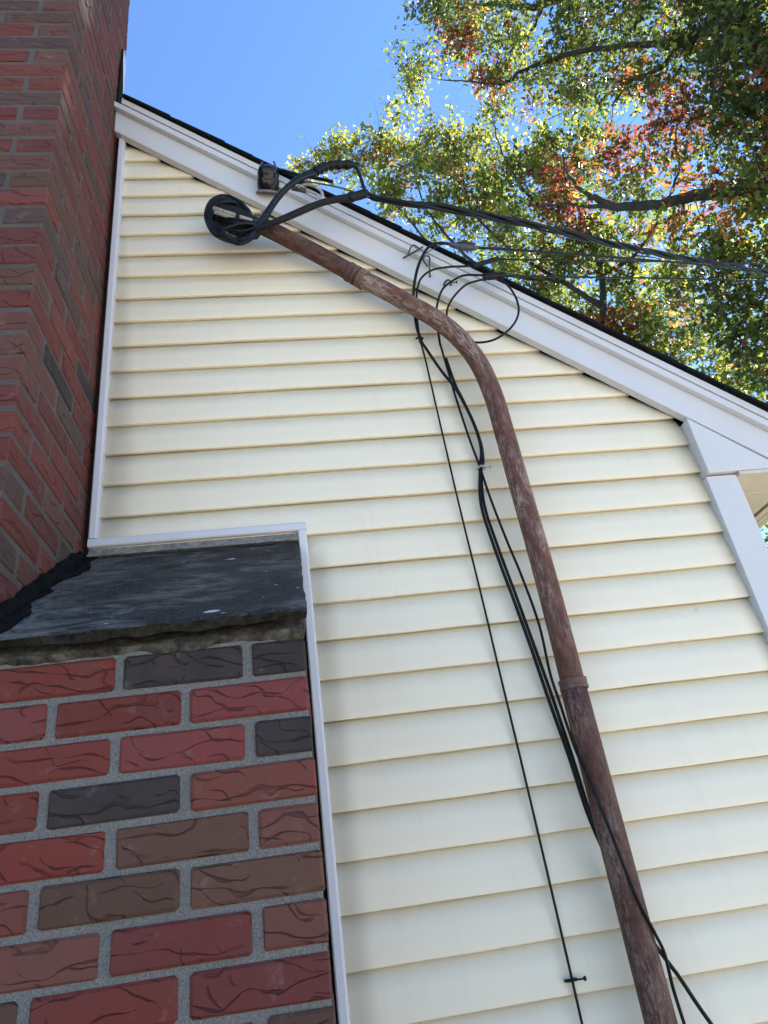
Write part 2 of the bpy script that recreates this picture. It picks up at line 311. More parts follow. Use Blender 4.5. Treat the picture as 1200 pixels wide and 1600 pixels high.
PATH['svc_b2']=[(-0.1055, -0.1016, 3.4387), (-0.0536, -0.1168, 3.4492), (-0.0023, -0.1321, 3.4502), (0.0626, -0.1473, 3.4695), (0.1392, -0.1575, 3.5015), (0.206, -0.1575, 3.5316), (0.2771, -0.1575, 3.5492)]
PATH['sleeve2']=[(0.2682, -0.1524, 3.5463), (0.302, -0.1524, 3.5552), (0.3389, -0.1524, 3.5707)]
PATH['grey']=[(0.1063, -0.1219, 3.6483), (0.136, -0.1219, 3.6612), (0.1662, -0.1219, 3.6502), (0.186, -0.1219, 3.6226), (0.1875, -0.1219, 3.589), (0.1712, -0.127, 3.5531), (0.1423, -0.1321, 3.5182), (0.095, -0.1321, 3.4877), (0.0406, -0.1219, 3.4739), (-0.0241, -0.1067, 3.47)]
PATH['grey2']=[(0.1168, -0.1118, 3.6449), (0.1473, -0.1118, 3.6373), (0.1722, -0.1118, 3.6163), (0.1715, -0.1168, 3.5829), (0.1513, -0.1219, 3.5505), (0.1074, -0.127, 3.5129), (0.0521, -0.1168, 3.4925)]
PATH['messenger']=[(0.1293, -0.1118, 3.6925), (0.1852, -0.1219, 3.6634), (0.2478, -0.1372, 3.6206), (0.3078, -0.1524, 3.5683), (0.3449, -0.1524, 3.5474)]
BLOB_B = [(2.5, 10.03, 18.63, 0.9, 1, 'y'), (4.01, 10.14, 19.32, 1.19, 1, 'y'), (4.44, 9.45, 16.23, 1.26, 1.1, 'g'), (5.82, 9.36, 15.14, 1.46, 1.2, 'g'), (6.08, 9.79, 19.04, 1.36, 0.8, 'y'), (3.01, 9.39, 16.45, 0.71, 1.2, 'y'), (1.68, 10.18, 18.72, 0.56, 1, 'y'), (0.87, 10.26, 18.44, 0.31, 1, 'y'), (7.44, 8.96, 16.84, 1.34, 1, 'g'), (6.75, 8.82, 13.26, 1.21, 1.2, 'g'), (7.79, 8.7, 11.9, 1.11, 1.1, 'g'), (5.5, 8.96, 12.87, 0.82, 1.2, 'g'), (6.8, 8.78, 10.93, 0.78, 1.2, 'o'), (8.02, 8.53, 10.27, 0.91, 1.2, 'y'), (6.25, 7.95, 14.09, 0.59, 1.3, 'r'), (6.4, 7.85, 13.14, 0.41, 1.3, 'r'), (5.03, 10.28, 18.81, 0.9, 0.8, 'y'), (6.39, 8.45, 15.89, 0.44, 1, 'o'), (8.52, 8.12, 8.91, 0.99, 1.2, 'y'), (7.62, 8.21, 12.92, 0.7, 1, 'y'), (7.69, 8.78, 10.18, 0.52, 1, 'y'), (6.55, 9.53, 11.64, 0.62, 1, 'y')]
BLOB_A = [(8.5, 2.0, 11.0, 1.5, 0.9, 'd'), (7.6, 1.4, 10.0, 1.4, 2.0, 'g'), (9.2, 3.0, 12.6, 1.6, 0.9, 'd'), (8.6, 2.6, 9.4, 1.4, 2.2, 'g'), (8.9, 1.4, 13.0, 1.4, 2.0, 'g'), (9.6, 2.0, 10.2, 1.5, 0.9, 'd'), (8.2, 2.2, 8.2, 1.2, 1.8, 'g'), (9.4, 1.2, 11.8, 1.3, 1.8, 'g'), (4.34, 6.75, 18.96, 0.86, 1, 'd'), (5.08, 6.44, 17.69, 1.09, 1, 'g'), (3.49, 7.24, 18.02, 0.51, 1, 'g'), (3.55, 7.0, 16.72, 0.39, 0.9, 'g'), (5.93, 5.85, 16.42, 1.18, 1, 'g'), (6.91, 5.24, 15.37, 1.27, 1.3, 'd'), (7.39, 4.43, 13.37, 1.27, 0.9, 'd'), (7.78, 3.92, 12.59, 1.34, 0.9, 'd'), (7.3, 4.38, 11.14, 1.01, 0.9, 'd'), (7.37, 4.45, 10.3, 0.87, 0.9, 'd'), (6.71, 5.02, 11.98, 0.71, 1, 'r'), (6.3, 5.8, 13.91, 0.79, 0.8, 'g'), (6.98, 4.59, 9.06, 0.8, 1.3, 'g'), (6.62, 5.12, 10.02, 0.64, 1, 'o'), (6.19, 5.63, 11.35, 0.69, 1, 'g'), (6.42, 5.3, 8.43, 0.78, 1.5, 'd'), (6.68, 5.05, 7.44, 0.84, 1.7, 'd'), (6.26, 5.58, 9.29, 0.51, 1, 'g'), (4.71, 6.43, 16.24, 0.44, 1.3, 'r'), (5.03, 6.24, 15.67, 0.48, 0.9, 'g'), (6.61, 4.98, 13.12, 0.52, 1.2, 'r'), (6.74, 4.71, 11.83, 0.51, 1.3, 'r'), (6.18, 5.24, 9.68, 0.37, 1.2, 'o'), (6.96, 4.31, 9.53, 0.37, 1.2, 'o'), (4.52, 6.65, 17.58, 0.62, 0.9, 'r'), (6.1, 5.97, 15.37, 0.71, 0.9, 'y'), (6.05, 5.49, 12.19, 0.52, 1, 'r'), (6.54, 4.91, 9.0, 0.45, 1.1, 'g'), (8.16, 3.36, 11.01, 1.68, 2, 'd'), (7.61, 4.15, 8.49, 1.48, 1.6, 'g'), (7.05, 4.81, 6.75, 1.0, 1.5, 'd'), (7.61, 4.15, 17.32, 2.15, 1.4, 'd'), (8.42, 2.92, 14.59, 2.43, 1.6, 'd'), (6.18, 5.65, 20.79, 1.97, 1.2, 'g'), (4.68, 6.57, 21.07, 1.08, 1.1, 'd')]  # leading blobs: out-of-view foliage added to keep the sun off the chimney
BLOB_C = [(5.82, 5.16, 4.32, 0.47, 1.6, 'y'), (6.18, 5.51, 5.0, 0.34, 1.4, 'y'), (5.79, 5.18, 3.54, 0.61, 1.4, 'g')]
LIMB_A = {'l1': [(7.7902, 3.7338, 9.088, 0.1360), (7.4224, 4.0644, 9.2478, 0.1200), (7.0875, 4.3181, 9.4644, 0.1000), (6.5669, 4.8111, 10.0269, 0.0880), (6.0961, 5.1871, 10.2822, 0.0800), (5.6712, 5.5408, 10.7083, 0.0680), (5.4627, 5.6993, 11.1303, 0.0520), (5.3215, 5.8015, 11.5194, 0.0360), (5.2494, 5.8521, 12.0549, 0.0240), (5.2981, 5.8179, 12.5043, 0.0160)], 'l1b': [(5.6712, 5.5408, 10.7083, 0.0420), (5.3527, 5.7792, 11.0433, 0.0350), (5.0548, 5.9836, 11.3841, 0.0245), (4.6999, 6.2056, 11.5658, 0.0140)], 'l1c': [(6.207, 5.0873, 10.2693, 0.0225), (6.4383, 4.8685, 10.7651, 0.0180), (6.5532, 4.7538, 11.4016, 0.0113), (6.7744, 4.5214, 11.8742, 0.0067)], 'l2': [(7.8826, 3.599, 12.8828, 0.1260), (7.4376, 4.0448, 13.1105, 0.0990), (7.1826, 4.3605, 13.3941, 0.0675), (6.8103, 4.7759, 14.0267, 0.0540), (6.2658, 5.3037, 14.8534, 0.0495), (5.6548, 5.8055, 15.3847, 0.0450), (5.2871, 6.0688, 15.5008, 0.0378), (4.9369, 6.2958, 15.4964, 0.0270), (4.4815, 6.5596, 16.0014, 0.0180), (3.9306, 6.8354, 16.5534, 0.0108)], 'l2b': [(7.1826, 4.3605, 13.3941, 0.05), (6.8623, 4.7207, 13.1694, 0.04), (6.5756, 5.0139, 13.361, 0.03), (6.2702, 5.2998, 13.174, 0.018)], 'l3': [(7.987, 3.6228, 13.9353, 0.1275), (7.2649, 4.5721, 15.7001, 0.1020), (6.5684, 5.2978, 16.8991, 0.0850), (5.9144, 5.8584, 17.5112, 0.0723), (5.4667, 6.1881, 18.3752, 0.0510), (4.7782, 6.623, 18.9921, 0.0298), (4.1135, 6.9707, 19.2699, 0.0170)], 'l3b': [(6.1194, 5.6935, 17.3762, 0.05), (5.8517, 5.907, 16.9017, 0.035), (5.3748, 6.251, 16.5829, 0.02)], 'l3c': [(7.2713, 4.5646, 15.3381, 0.05), (7.0852, 4.7743, 14.8787, 0.035), (6.8349, 5.0379, 14.7436, 0.02)], 'l4': [(7.2236, 4.4667, 7.4174, 0.12), (6.6604, 4.9298, 7.5833, 0.07), (6.4111, 5.1711, 7.5676, 0.05), (6.149, 5.4065, 7.5621, 0.03)]}
LIMB_B = {'t': [(6.296, 8.8632, 9.0373, 0.0840), (6.5334, 8.718, 10.1981, 0.0780), (6.7735, 8.5635, 11.4393, 0.0720), (6.9498, 8.4451, 12.4328, 0.0600), (6.994, 8.4147, 13.8107, 0.0480), (6.9565, 8.4405, 15.626, 0.0360), (6.9712, 8.4304, 17.5937, 0.0180)], 'b1': [(6.7735, 8.5635, 11.4393, 0.07), (6.228, 8.7872, 12.4519, 0.05), (5.4607, 9.0944, 13.8425, 0.035), (4.8882, 9.2559, 15.3836, 0.03), (4.8491, 9.2733, 16.8453, 0.02), (4.8066, 9.292, 18.4334, 0.012)], 'b2': [(6.228, 8.7872, 12.4519, 0.05), (4.8167, 9.2875, 13.4643, 0.04), (4.1024, 9.5736, 15.1234, 0.03), (3.8091, 9.6761, 16.6815, 0.02), (3.9093, 9.642, 18.4368, 0.012)], 'b3': [(4.8167, 9.2875, 13.4643, 0.035), (3.9337, 9.5277, 14.1944, 0.03), (3.1913, 9.7608, 16.3243, 0.022), (2.4408, 10.0458, 18.118, 0.014), (1.4804, 10.205, 18.7671, 0.008)], 'b4': [(6.9118, 8.471, 12.2702, 0.05), (7.5702, 8.1177, 12.4237, 0.035), (8.14, 7.6508, 13.0211, 0.02)], 'b5': [(6.994, 8.4147, 13.8107, 0.05), (6.2526, 8.7725, 14.9443, 0.04), (5.9418, 8.9519, 16.8635, 0.025), (5.9434, 8.951, 18.4312, 0.015)]}
PATH['curve1'] = [(0.6018, -0.0965, 3.3736), (0.5625, -0.0965, 3.3783), (0.5219, -0.0935, 3.3585), (0.484, -0.0864, 3.2946), (0.459, -0.0762, 3.2233), (0.4506, -0.0427, 3.1713), (0.4476, -0.0284, 3.0859), (0.4506, -0.0244, 3.0341)]
PATH['curve2'] = [(0.6685, -0.0965, 3.2689), (0.6372, -0.0955, 3.2654), (0.5831, -0.0935, 3.2671), (0.5214, -0.0894, 3.2594), (0.4836, -0.0732, 3.2402), (0.4688, -0.0508, 3.2115), (0.4627, -0.0406, 3.1785), (0.4546, -0.0264, 3.1015), (0.4512, -0.0224, 3.0359)]
PATH['curve3'] = [(0.6894, -0.0965, 3.2199), (0.6279, -0.0935, 3.2261), (0.5889, -0.0894, 3.2117), (0.5507, -0.0752, 3.1906), (0.5326, -0.0508, 3.1645), (0.5213, -0.0356, 3.1229), (0.5155, -0.0254, 3.0431), (0.5128, -0.0244, 2.9894)]
PATH['ring'] = [(0.6922, -0.1016, 3.1965), (0.6582, -0.1016, 3.1893), (0.6201, -0.0975, 3.178), (0.5821, -0.0864, 3.1483), (0.5603, -0.066, 3.1274), (0.5521, -0.0427, 3.1084), (0.5524, -0.0366, 3.0805), (0.5695, -0.0345, 3.0313), (0.599, -0.0406, 2.991), (0.6377, -0.061, 2.962), (0.6872, -0.0762, 2.9637), (0.7368, -0.0914, 2.9951), (0.7653, -0.1016, 3.0385), (0.7728, -0.1036, 3.0921), (0.7622, -0.1036, 3.15), (0.7367, -0.1016, 3.2003)]
PATH['loop1'] = [(-0.0545, -0.0864, 3.4898), (-0.0743, -0.1067, 3.5352), (-0.0991, -0.1219, 3.5744), (-0.1487, -0.127, 3.6018), (-0.1916, -0.127, 3.5641), (-0.2056, -0.1219, 3.4949), (-0.1823, -0.1168, 3.4385), (-0.1386, -0.1118, 3.4003), (-0.0895, -0.1118, 3.3923), (-0.055, -0.1118, 3.4276), (-0.0362, -0.1168, 3.4641)]
PATH['loop2'] = [(-0.0495, -0.0914, 3.496), (-0.0757, -0.1016, 3.5676), (-0.1164, -0.1118, 3.6014), (-0.1629, -0.1168, 3.596), (-0.189, -0.1168, 3.5515), (-0.1946, -0.1118, 3.4979), (-0.1671, -0.1067, 3.4441), (-0.126, -0.1168, 3.3908), (-0.0844, -0.1219, 3.3921), (-0.0587, -0.1219, 3.4155), (-0.0234, -0.1219, 3.4605)]
PATH['loop3'] = [(-0.0592, -0.0813, 3.4898), (-0.0888, -0.0965, 3.5745), (-0.1304, -0.1016, 3.602), (-0.1649, -0.1016, 3.5899), (-0.1805, -0.1016, 3.5515), (-0.171, -0.1016, 3.494), (-0.1424, -0.1067, 3.4371), (-0.1054, -0.1118, 3.4112), (-0.0672, -0.1168, 3.4219), (-0.0412, -0.1168, 3.4456)]
PATH['loop4'] = [(-0.0539, -0.0813, 3.5151), (-0.1059, -0.0914, 3.5947), (-0.1489, -0.0914, 3.5961), (-0.1689, -0.0935, 3.5486), (-0.1509, -0.0965, 3.4808), (-0.1181, -0.1016, 3.4361), (-0.0799, -0.1118, 3.4285), (-0.0451, -0.1168, 3.452)]
PATH['drop'] = [(0.3377, -0.1524, 3.5608), (0.37, -0.1524, 3.5368), (0.4744, -0.1582, 3.5), (0.6202, -0.1137, 3.53), (0.8315, -0.0368, 3.57), (1.0694, 0.0616, 3.62), (1.3438, 0.1837, 3.69), (1.6233, 0.3149, 3.77), (2.0244, 0.4845, 3.88), (2.5883, 0.7063, 4.02)]
PATH['wire1'] = [(0.6915, -0.0965, 3.3511), (0.9532, -0.0028, 3.43), (1.3216, 0.116, 3.52), (1.7491, 0.2536, 3.62), (2.2886, 0.4191, 3.74)]
PATH['wire2'] = [(0.7489, -0.0965, 3.2928), (1.0806, -0.0101, 3.37), (1.5463, 0.1114, 3.48), (2.1232, 0.2506, 3.6)]
PATH['wire3'] = [(0.7516, -0.1016, 3.2085), (1.0654, 0.002, 3.3), (1.5308, 0.1301, 3.41), (2.1096, 0.2773, 3.53)]
PATH['clamp'] = [(0.5951, -0.0965, 3.3739), (0.641, -0.0965, 3.3563), (0.6976, -0.0965, 3.3477)]
PATH['tape2'] = [(0.6586, -0.0965, 3.2633), (0.754, -0.0965, 3.2957)]
PATH['tape3'] = [(0.6832, -0.1016, 3.2058), (0.7544, -0.1016, 3.2113)]
PATH['hook1'] = [(0.4485, -0.0325, 3.3849), (0.4792, -0.0559, 3.382), (0.5149, -0.063, 3.4007), (0.5003, -0.0711, 3.3855), (0.479, -0.0762, 3.3962), (0.4617, -0.061, 3.3738), (0.4676, -0.0508, 3.3758)]
PATH['hook2'] = [(0.5275, -0.0325, 3.2882), (0.527, -0.0559, 3.3177), (0.5313, -0.063, 3.3497), (0.5142, -0.0711, 3.3474), (0.5095, -0.061, 3.3374), (0.5262, -0.0356, 3.3373)]
PATH['stub'] = [(-0.1791, -0.1473, 3.515), (-0.0398, -0.1168, 3.4768)]
PATH['stub2'] = [(-0.1759, -0.1422, 3.5026), (-0.045, -0.1067, 3.4738)]
PATH['insul'] = [(0.0043, -0.0356, 3.7402), (0.0104, -0.0864, 3.7905)]
PATH['tail'] = [(0.0172, -0.0864, 3.7903), (0.058, -0.0914, 3.7822), (0.1014, -0.1016, 3.7457), (0.1711, -0.1118, 3.7088), (0.2308, -0.1219, 3.6725)]
PATH['strap'] = [(0.5497, -0.0406, 3.1915)]
COIL = [[(-0.0486, -0.1045, 3.478), (-0.0654, -0.109, 3.5365), (-0.0978, -0.1097, 3.5939), (-0.1471, -0.0904, 3.6472), (-0.19, -0.1057, 3.6004), (-0.21, -0.0839, 3.5595), (-0.1861, -0.1288, 3.4271), (-0.1448, -0.1065, 3.4107), (-0.0936, -0.1017, 3.4042), (-0.0534, -0.1093, 3.4266), (-0.0298, -0.1119, 3.4672)], [(-0.044, -0.1003, 3.4841), (-0.0741, -0.1008, 3.5414), (-0.0938, -0.0868, 3.6136), (-0.1501, -0.0915, 3.6499), (-0.193, -0.1078, 3.5939), (-0.212, -0.0882, 3.5441), (-0.1845, -0.1187, 3.4366), (-0.142, -0.1267, 3.3901), (-0.1, -0.1024, 3.3943), (-0.0537, -0.1022, 3.428), (-0.0293, -0.1222, 3.4586)], [(-0.0568, -0.0826, 3.5158), (-0.0659, -0.1031, 3.5534), (-0.097, -0.0884, 3.6086), (-0.1489, -0.1139, 3.6072), (-0.1897, -0.1147, 3.5704), (-0.1941, -0.1098, 3.5256), (-0.1824, -0.1233, 3.4396), (-0.1325, -0.1345, 3.384), (-0.0928, -0.1129, 3.3958), (-0.0611, -0.1069, 3.4384), (-0.0325, -0.1073, 3.464)], [(-0.0572, -0.0952, 3.4824), (-0.0754, -0.0973, 3.5611), (-0.1006, -0.0912, 3.6127), (-0.1561, -0.0875, 3.6287), (-0.1856, -0.091, 3.5936), (-0.1932, -0.0986, 3.5196), (-0.1703, -0.1171, 3.4512), (-0.1426, -0.1121, 3.4031), (-0.0932, -0.1319, 3.3629), (-0.0519, -0.119, 3.4181), (-0.0325, -0.1119, 3.4669)], [(-0.0527, -0.0896, 3.5051), (-0.0705, -0.0985, 3.5462), (-0.1083, -0.0794, 3.6287), (-0.151, -0.1172, 3.5864), (-0.1826, -0.1139, 3.5592), (-0.1889, -0.1032, 3.5163), (-0.1722, -0.1116, 3.4469), (-0.1358, -0.1262, 3.3884), (-0.0955, -0.1247, 3.3746), (-0.0574, -0.1211, 3.4254), (-0.0397, -0.1181, 3.4548)], [(-0.0479, -0.1046, 3.4769), (-0.0804, -0.1024, 3.5485), (-0.1051, -0.1062, 3.5912), (-0.1437, -0.1211, 3.5773), (-0.1739, -0.1052, 3.5697), (-0.1907, -0.1095, 3.5024), (-0.1651, -0.1272, 3.4278), (-0.1308, -0.1294, 3.3963), (-0.0922, -0.1166, 3.3913), (-0.0583, -0.1242, 3.4091), (-0.0345, -0.1073, 3.4789)], [(-0.0539, -0.084, 3.5025), (-0.0794, -0.0777, 3.5811), (-0.1143, -0.0781, 3.6285), (-0.1563, -0.0928, 3.6162), (-0.1817, -0.1029, 3.5766), (-0.1852, -0.0972, 3.5192), (-0.1666, -0.1016, 3.4551), (-0.1344, -0.1162, 3.4113), (-0.098, -0.1149, 3.3926), (-0.0672, -0.105, 3.4373), (-0.0378, -0.1223, 3.4535)], [(-0.0477, -0.0911, 3.4903), (-0.0793, -0.0893, 3.5668), (-0.1202, -0.0963, 3.5957), (-0.1452, -0.108, 3.5775), (-0.1798, -0.0864, 3.5754), (-0.1844, -0.0981, 3.5162), (-0.1604, -0.1333, 3.4214), (-0.134, -0.1096, 3.4174), (-0.0959, -0.1151, 3.3918), (-0.0562, -0.1228, 3.4113), (-0.0431, -0.1192, 3.4442)], [(-0.0541, -0.1112, 3.4751), (-0.0851, -0.0932, 3.5699), (-0.1236, -0.092, 3.5988), (-0.1535, -0.1158, 3.5657), (-0.1808, -0.0961, 3.5644), (-0.1713, -0.0849, 3.5252), (-0.1542, -0.1368, 3.4255), (-0.1329, -0.1185, 3.4046), (-0.0905, -0.128, 3.385), (-0.068, -0.1123, 3.4288), (-0.0404, -0.1122, 3.4637)]]

# ------------------------------------------------------------------ setting: the ground
g = mesh_obj('ground', [(-900, -900, 0), (900, -900, 0), (900, 900, 0), (-900, 900, 0)], [(0, 1, 2, 3)], M_GND); g['kind'] = 'structure'

dv = mesh_obj('bounce_apron', boxv(-22, 22, -17, -.15, -.2, .04), BOXF, M_BOUNCE); dv['kind'] = 'structure'  # unseen pale paving, added to bounce sunlight up onto the shaded wall

# ------------------------------------------------------------------ the house
K = 0.8196                                 # roof pitch (rise over run)
house = thing('house', 'cream clapboard gable wall with white rake trim and black shingled roof', 'house', W(4, 0, -39.2))
RIDGE = -25.0
def zr(x, s): return s - K * x if x >= RIDGE else s - K * RIDGE - K * (RIDGE - x)
# sheathing behind the clapboards, closed to the side and back
gable = [(-63, -39.2), (12.9, -39.2), (12.9, -15.2), (12.3, zr(12.3, -3.0)), (RIDGE, zr(RIDGE, -3.0)), (-62.4, zr(-62.4, -3.0)), (-63, -15.2)]
v, f = prism(gable, .26, 80, 'y'); fixn(put('sheathing', v, f, M_DARK, house))
# clapboards
def clapboard(i, x0):
    zb, zt = -float(i), -float(i) + 1.015
    def xr(z): return min(12.16, (-3.2 - z) / K + .1)
    nseg = 16
    prof = [(.185, zb + .004 if i % 2 == 0 else zb + .016), (.018, zb + .004), (.004, zb + .014), (.0, zb + .035), (.022, zb + .25), (.062, zb + .55), (.138 if i % 2 == 1 else .150, zt), (.21, zt)]
    ph = random.uniform(0, 6); am = .006
    vs, fs = [], []
    for (y, z) in prof:
        e = xr(z)
        if e < x0 + .02: e = x0 + .02
        for k in range(nseg + 1):
            x = x0 + (e - x0) * k / nseg
            vs.append(W(x, y + .004 * math.sin(x * 1.7 + ph * 2), z + am * math.sin(x * .9 + ph) + am * .6 * math.sin(x * 2.3 + 2 * ph)))
    n = nseg + 1; m_ = len(prof)
    for a in range(m_ - 1):
        for k in range(nseg): fs.append((a * n + k, a * n + k + 1, (a + 1) * n + k + 1, (a + 1) * n + k))
    for k in range(nseg): fs.append(((m_ - 1) * n + k, (m_ - 1) * n + k + 1, k + 1, k))
    fs.append(tuple(a * n for a in range(m_))); fs.append(tuple(a * n + nseg for a in range(m_))[::-1])
    o = put('clapboard', vs, fs, M_SID, house); fixn(o)
    o.data.polygons.foreach_set('use_smooth', [len(p.vertices) == 4 for p in o.data.polygons])
    return o
for i in range(0, 39):
    clapboard(i, -5.2 if i <= 16 else .24)
# last course above the shoulder is notched: the piece of course 16 left of the channel is hidden by the sill channel
# J-channels round the chimney
def chan(name, x0, x1, z0, z1, vert):
    if vert: poly = [(x0, -.10), (x0 + .03, -.135), (x1 - .05, -.135), (x1, -.115), (x1, .2), (x0, .2)]; vv, ff = [], []
    if vert:
        n = len(poly); vv = [W(p[0], p[1], z0) for p in poly] + [W(p[0], p[1], z1) for p in poly]
    else:
        poly = [(-.10, z0), (-.135, z0 + .03), (-.135, z1 - .05), (-.115, z1), (.2, z1), (.2, z0)]; n = len(poly)
        vv = [W(x0, p[0], p[1]) for p in poly] + [W(x1, p[0], p[1]) for p in poly]
    ff = [tuple(range(n))[::-1], tuple(range(n, 2 * n))] + [(k, (k + 1) % n, n + (k + 1) % n, n + k) for k in range(n)]
    return bevel(fixn(put(name, vv, ff, M_JCH, house)), .0012, 2)
chan('channel_trim', -5.30, -5.075, -15.68, 1.05, True)
chan('channel_trim', -5.30, .34, -15.93, -15.69, False)
chan('channel_trim', .105, .335, -39, -15.94, True)
# corner board, eave return box, rake trim
bevel(put('corner_board', wbox(12.12, 13.08, -.16, .25, -39, -15.27), BOXF, M_TRIM, house), .002)
bevel(put('corner_board_side', wbox(12.95, 13.10, .26, 1.0, -39, -15.27), BOXF, M_TRIM, house), .002)
rb = [(12.16, -13.26), (12.16, -15.22), (14.52, -15.22), (12.20, zr(12.20, -3.275))]
v, f = prism(rb, -.306, .9, 'y'); bevel(fixn(put('eave_return_box', v, f, M_TRIM, house)), .0025)
def rake(name, s0, s1, y0, y1, x0, x1, mat, b=.0025):
    v, f = prism([(x0, zr(x0, s0)), (x1, zr(x1, s0)), (x1, zr(x1, s1)), (x0, zr(x0, s1))], y0, y1, 'y')
    return bevel(fixn(put(name, v, f, mat, house)), b)
XE = 15.9
v, f = prism([(-5.43, zr(-5.43, -3.21)), (14.62, zr(14.62, -3.21)), (XE, -15.215), (XE, zr(XE, -1.5)), (-5.43, zr(-5.43, -1.5))], -.30, -.015, 'y')
fr = bevel(fixn(put('frieze_board', v, f, M_TRIM, house)), .0025)
rake('rake_board', -2.03, -1.715, -.51, -.305, -5.50, XE, M_TRIM)
rake('rake_drip_trim', -1.672, -1.36, -.54, -.30, -5.17, XE, M_TRIM, .0015)
# screw holes left in the frieze
for cx, cz in ((.4273, 3.4251), (.4313, 3.4058), (.405, 3.426)):
    v, f, uv = tube_data([(cx, -.0312, cz), (cx, -.0301, cz)], .0042 if cx > .41 else .002, 8); o = mesh_obj('screw_hole', v, f, M_DARK); rel(o, fr)
for k in range(9):
    nxp = -4.4 + k * 2.3; nzp = zr(nxp, -2.45 - .35 * (k % 2)); p_ = W(nxp, -.3, nzp)
    v, f, uv = tube_data([(p_[0], p_[1] - .0012, p_[2]), (p_[0], p_[1] + .0002, p_[2])], .0028, 8); o = mesh_obj('nail_head', v, f, M_JCH); rel(o, fr)
# roof deck and shingle courses
roof = put('roof', *prism([(XE + .12, zr(XE + .12, -1.36)), (RIDGE, zr(RIDGE, -1.36)), (RIDGE, zr(RIDGE, -2.2)), (XE + .12, zr(XE + .12, -2.2))], .62, 79, 'y'), M_SHIN, house); fixn(roof)
v, f = prism([(XE + .12, zr(XE + .12, -1.345)), (-5.3, zr(-5.3, -1.345)), (-5.3, zr(-5.3, -1.9)), (XE + .12, zr(XE + .12, -1.9))], -.28, .61, 'y')
o = fixn(mesh_obj('roof_deck', v, f, M_DARK)); o.parent = roof
v, f = prism([(-67.5, zr(-67.5, -1.36)), (RIDGE, zr(RIDGE, -1.36)), (RIDGE, zr(RIDGE, -2.2)), (-67.5, zr(-67.5, -2.2))], .62, 79, 'y')
fixn(put('far_roof_slope', v, f, M_SHIN, house))
ux, uz = 1 / math.hypot(1, K), -K / math.hypot(1, K); nx, nz = K / math.hypot(1, K), 1 / math.hypot(1, K)
sx = -5.12
while sx < XE - .75:
    ln = 1.27 * 1.75; th = .085 + random.uniform(-.012, .02); yo = -.655 + random.uniform(-.03, .02)
    bx, bz = sx, zr(sx, -1.335)
    a = (bx, bz + .012); b_ = (bx + ux * ln, bz + uz * ln + .075)
    v, f = prism([a, (b_[0], b_[1]), (b_[0] + nx * th, b_[1] + nz * th), (a[0] + nx * th, a[1] + nz * th)], yo, 40, 'y')
    o = fixn(mesh_obj('shingle_course', v, f, M_SHIN)); o.parent = roof
    sx += ux * 1.27
# eave soffit to the right of the corner
for k in range(9):
    y0 = .93 + k * 1.2 if k else .93
    bevel(put('soffit_panel', wbox(13.12, 15.24, y0 + .02, y0 + 1.18, -15.36, -15.25), BOXF, M_SOFF, house), .0015)
for x0, x1 in ((15.34, 15.62), (15.65, 15.88)):
    bevel(put('soffit_panel', wbox(x0, x1, .93, 12.5, -15.40, -15.26), BOXF, M_SOFF, house), .0015)
put('soffit_panel', wbox(13.12, 15.88, -.28, .925, -15.35, -15.24), BOXF, M_SOFF, house)
put('eave_fascia', wbox(15.90, 16.1, -.25, 78, -15.4, -14.5), BOXF, M_TRIM, house)

# ------------------------------------------------------------------ the chimney
chim = thing('chimney', 'red and brown rug brick chimney with a sloping bluestone shoulder', 'chimney', W(-5.3, -2.4, -39.2))
RED = [(.145, .026, .017), (.165, .029, .018), (.128, .026, .020), (.155, .042, .026)]
PINK = [(.175, .036, .030)]; BRN = [(.105, .047, .028), (.125, .050, .031), (.088, .043, .025)]; CHA = [(.038, .029, .025), (.031, .025, .022)]; RBR = [(.140, .048, .031)]
BR_L, BR_W, BR_H = 2.0, .94, .575
def brick_mesh(L, Wd, H, seed):
    r = random.Random(seed); b = .04
    vs, fs = [], []
    def j(a=.020): return r.uniform(-a, a)
    # box with chamfered edges: every corner gives three vertices
    idx = {}
    for sx_ in (-1, 1):
        for sy in (-1, 1):
            for sz in (-1, 1):
                hx, hy, hz_ = L / 2 + j(), Wd / 2 + j(.006), H / 2 + j()
                for ax in range(3):
                    q = [hx - b, hy - b, hz_ - b]; q[ax] = (L / 2, Wd / 2, H / 2)[ax] + j(.004)
                    idx[(sx_, sy, sz, ax)] = len(vs); vs.append((sx_ * q[0] * D, sy * q[1] * D, sz * q[2] * D))
    I = idx
    for ax in range(3):
        o1, o2 = [(1, 2), (2, 0), (0, 1)][ax]
        for s in (-1, 1):
            loop = []
            for p, q in ((-1, -1), (1, -1), (1, 1), (-1, 1)):
                sg = [0, 0, 0]; sg[ax] = s; sg[o1] = p; sg[o2] = q; loop.append(I[(*sg, ax)])
            fs.append(tuple(loop))
        # edges parallel to ax
        for p in (-1, 1):
            for q in (-1, 1):
                a_, b_ = [0, 0, 0], [0, 0, 0]; a_[ax], b_[ax] = -1, 1
                for t_ in (a_, b_): t_[o1] = p; t_[o2] = q
                fs.append((I[(*a_, o1)], I[(*b_, o1)], I[(*b_, o2)], I[(*a_, o2)]))
    for sx_ in (-1, 1):
        for sy in (-1, 1):
            for sz in (-1, 1): fs.append((I[(sx_, sy, sz, 0)], I[(sx_, sy, sz, 1)], I[(sx_, sy, sz, 2)]))
    o = mesh_obj('brick', vs, fs, M_BRICK); fixn(o); me = o.data; bpy.data.objects.remove(o); return me
MB = {('f', k): brick_mesh(BR_L, BR_W, BR_H, k) for k in range(6)}
MB.update({('s', k): brick_mesh(BR_W, BR_L, BR_H, 20 + k) for k in range(6)})      # long axis along y
MB.update({('h', k): brick_mesh(.86, BR_W, BR_H, 40 + k) for k in range(3)})
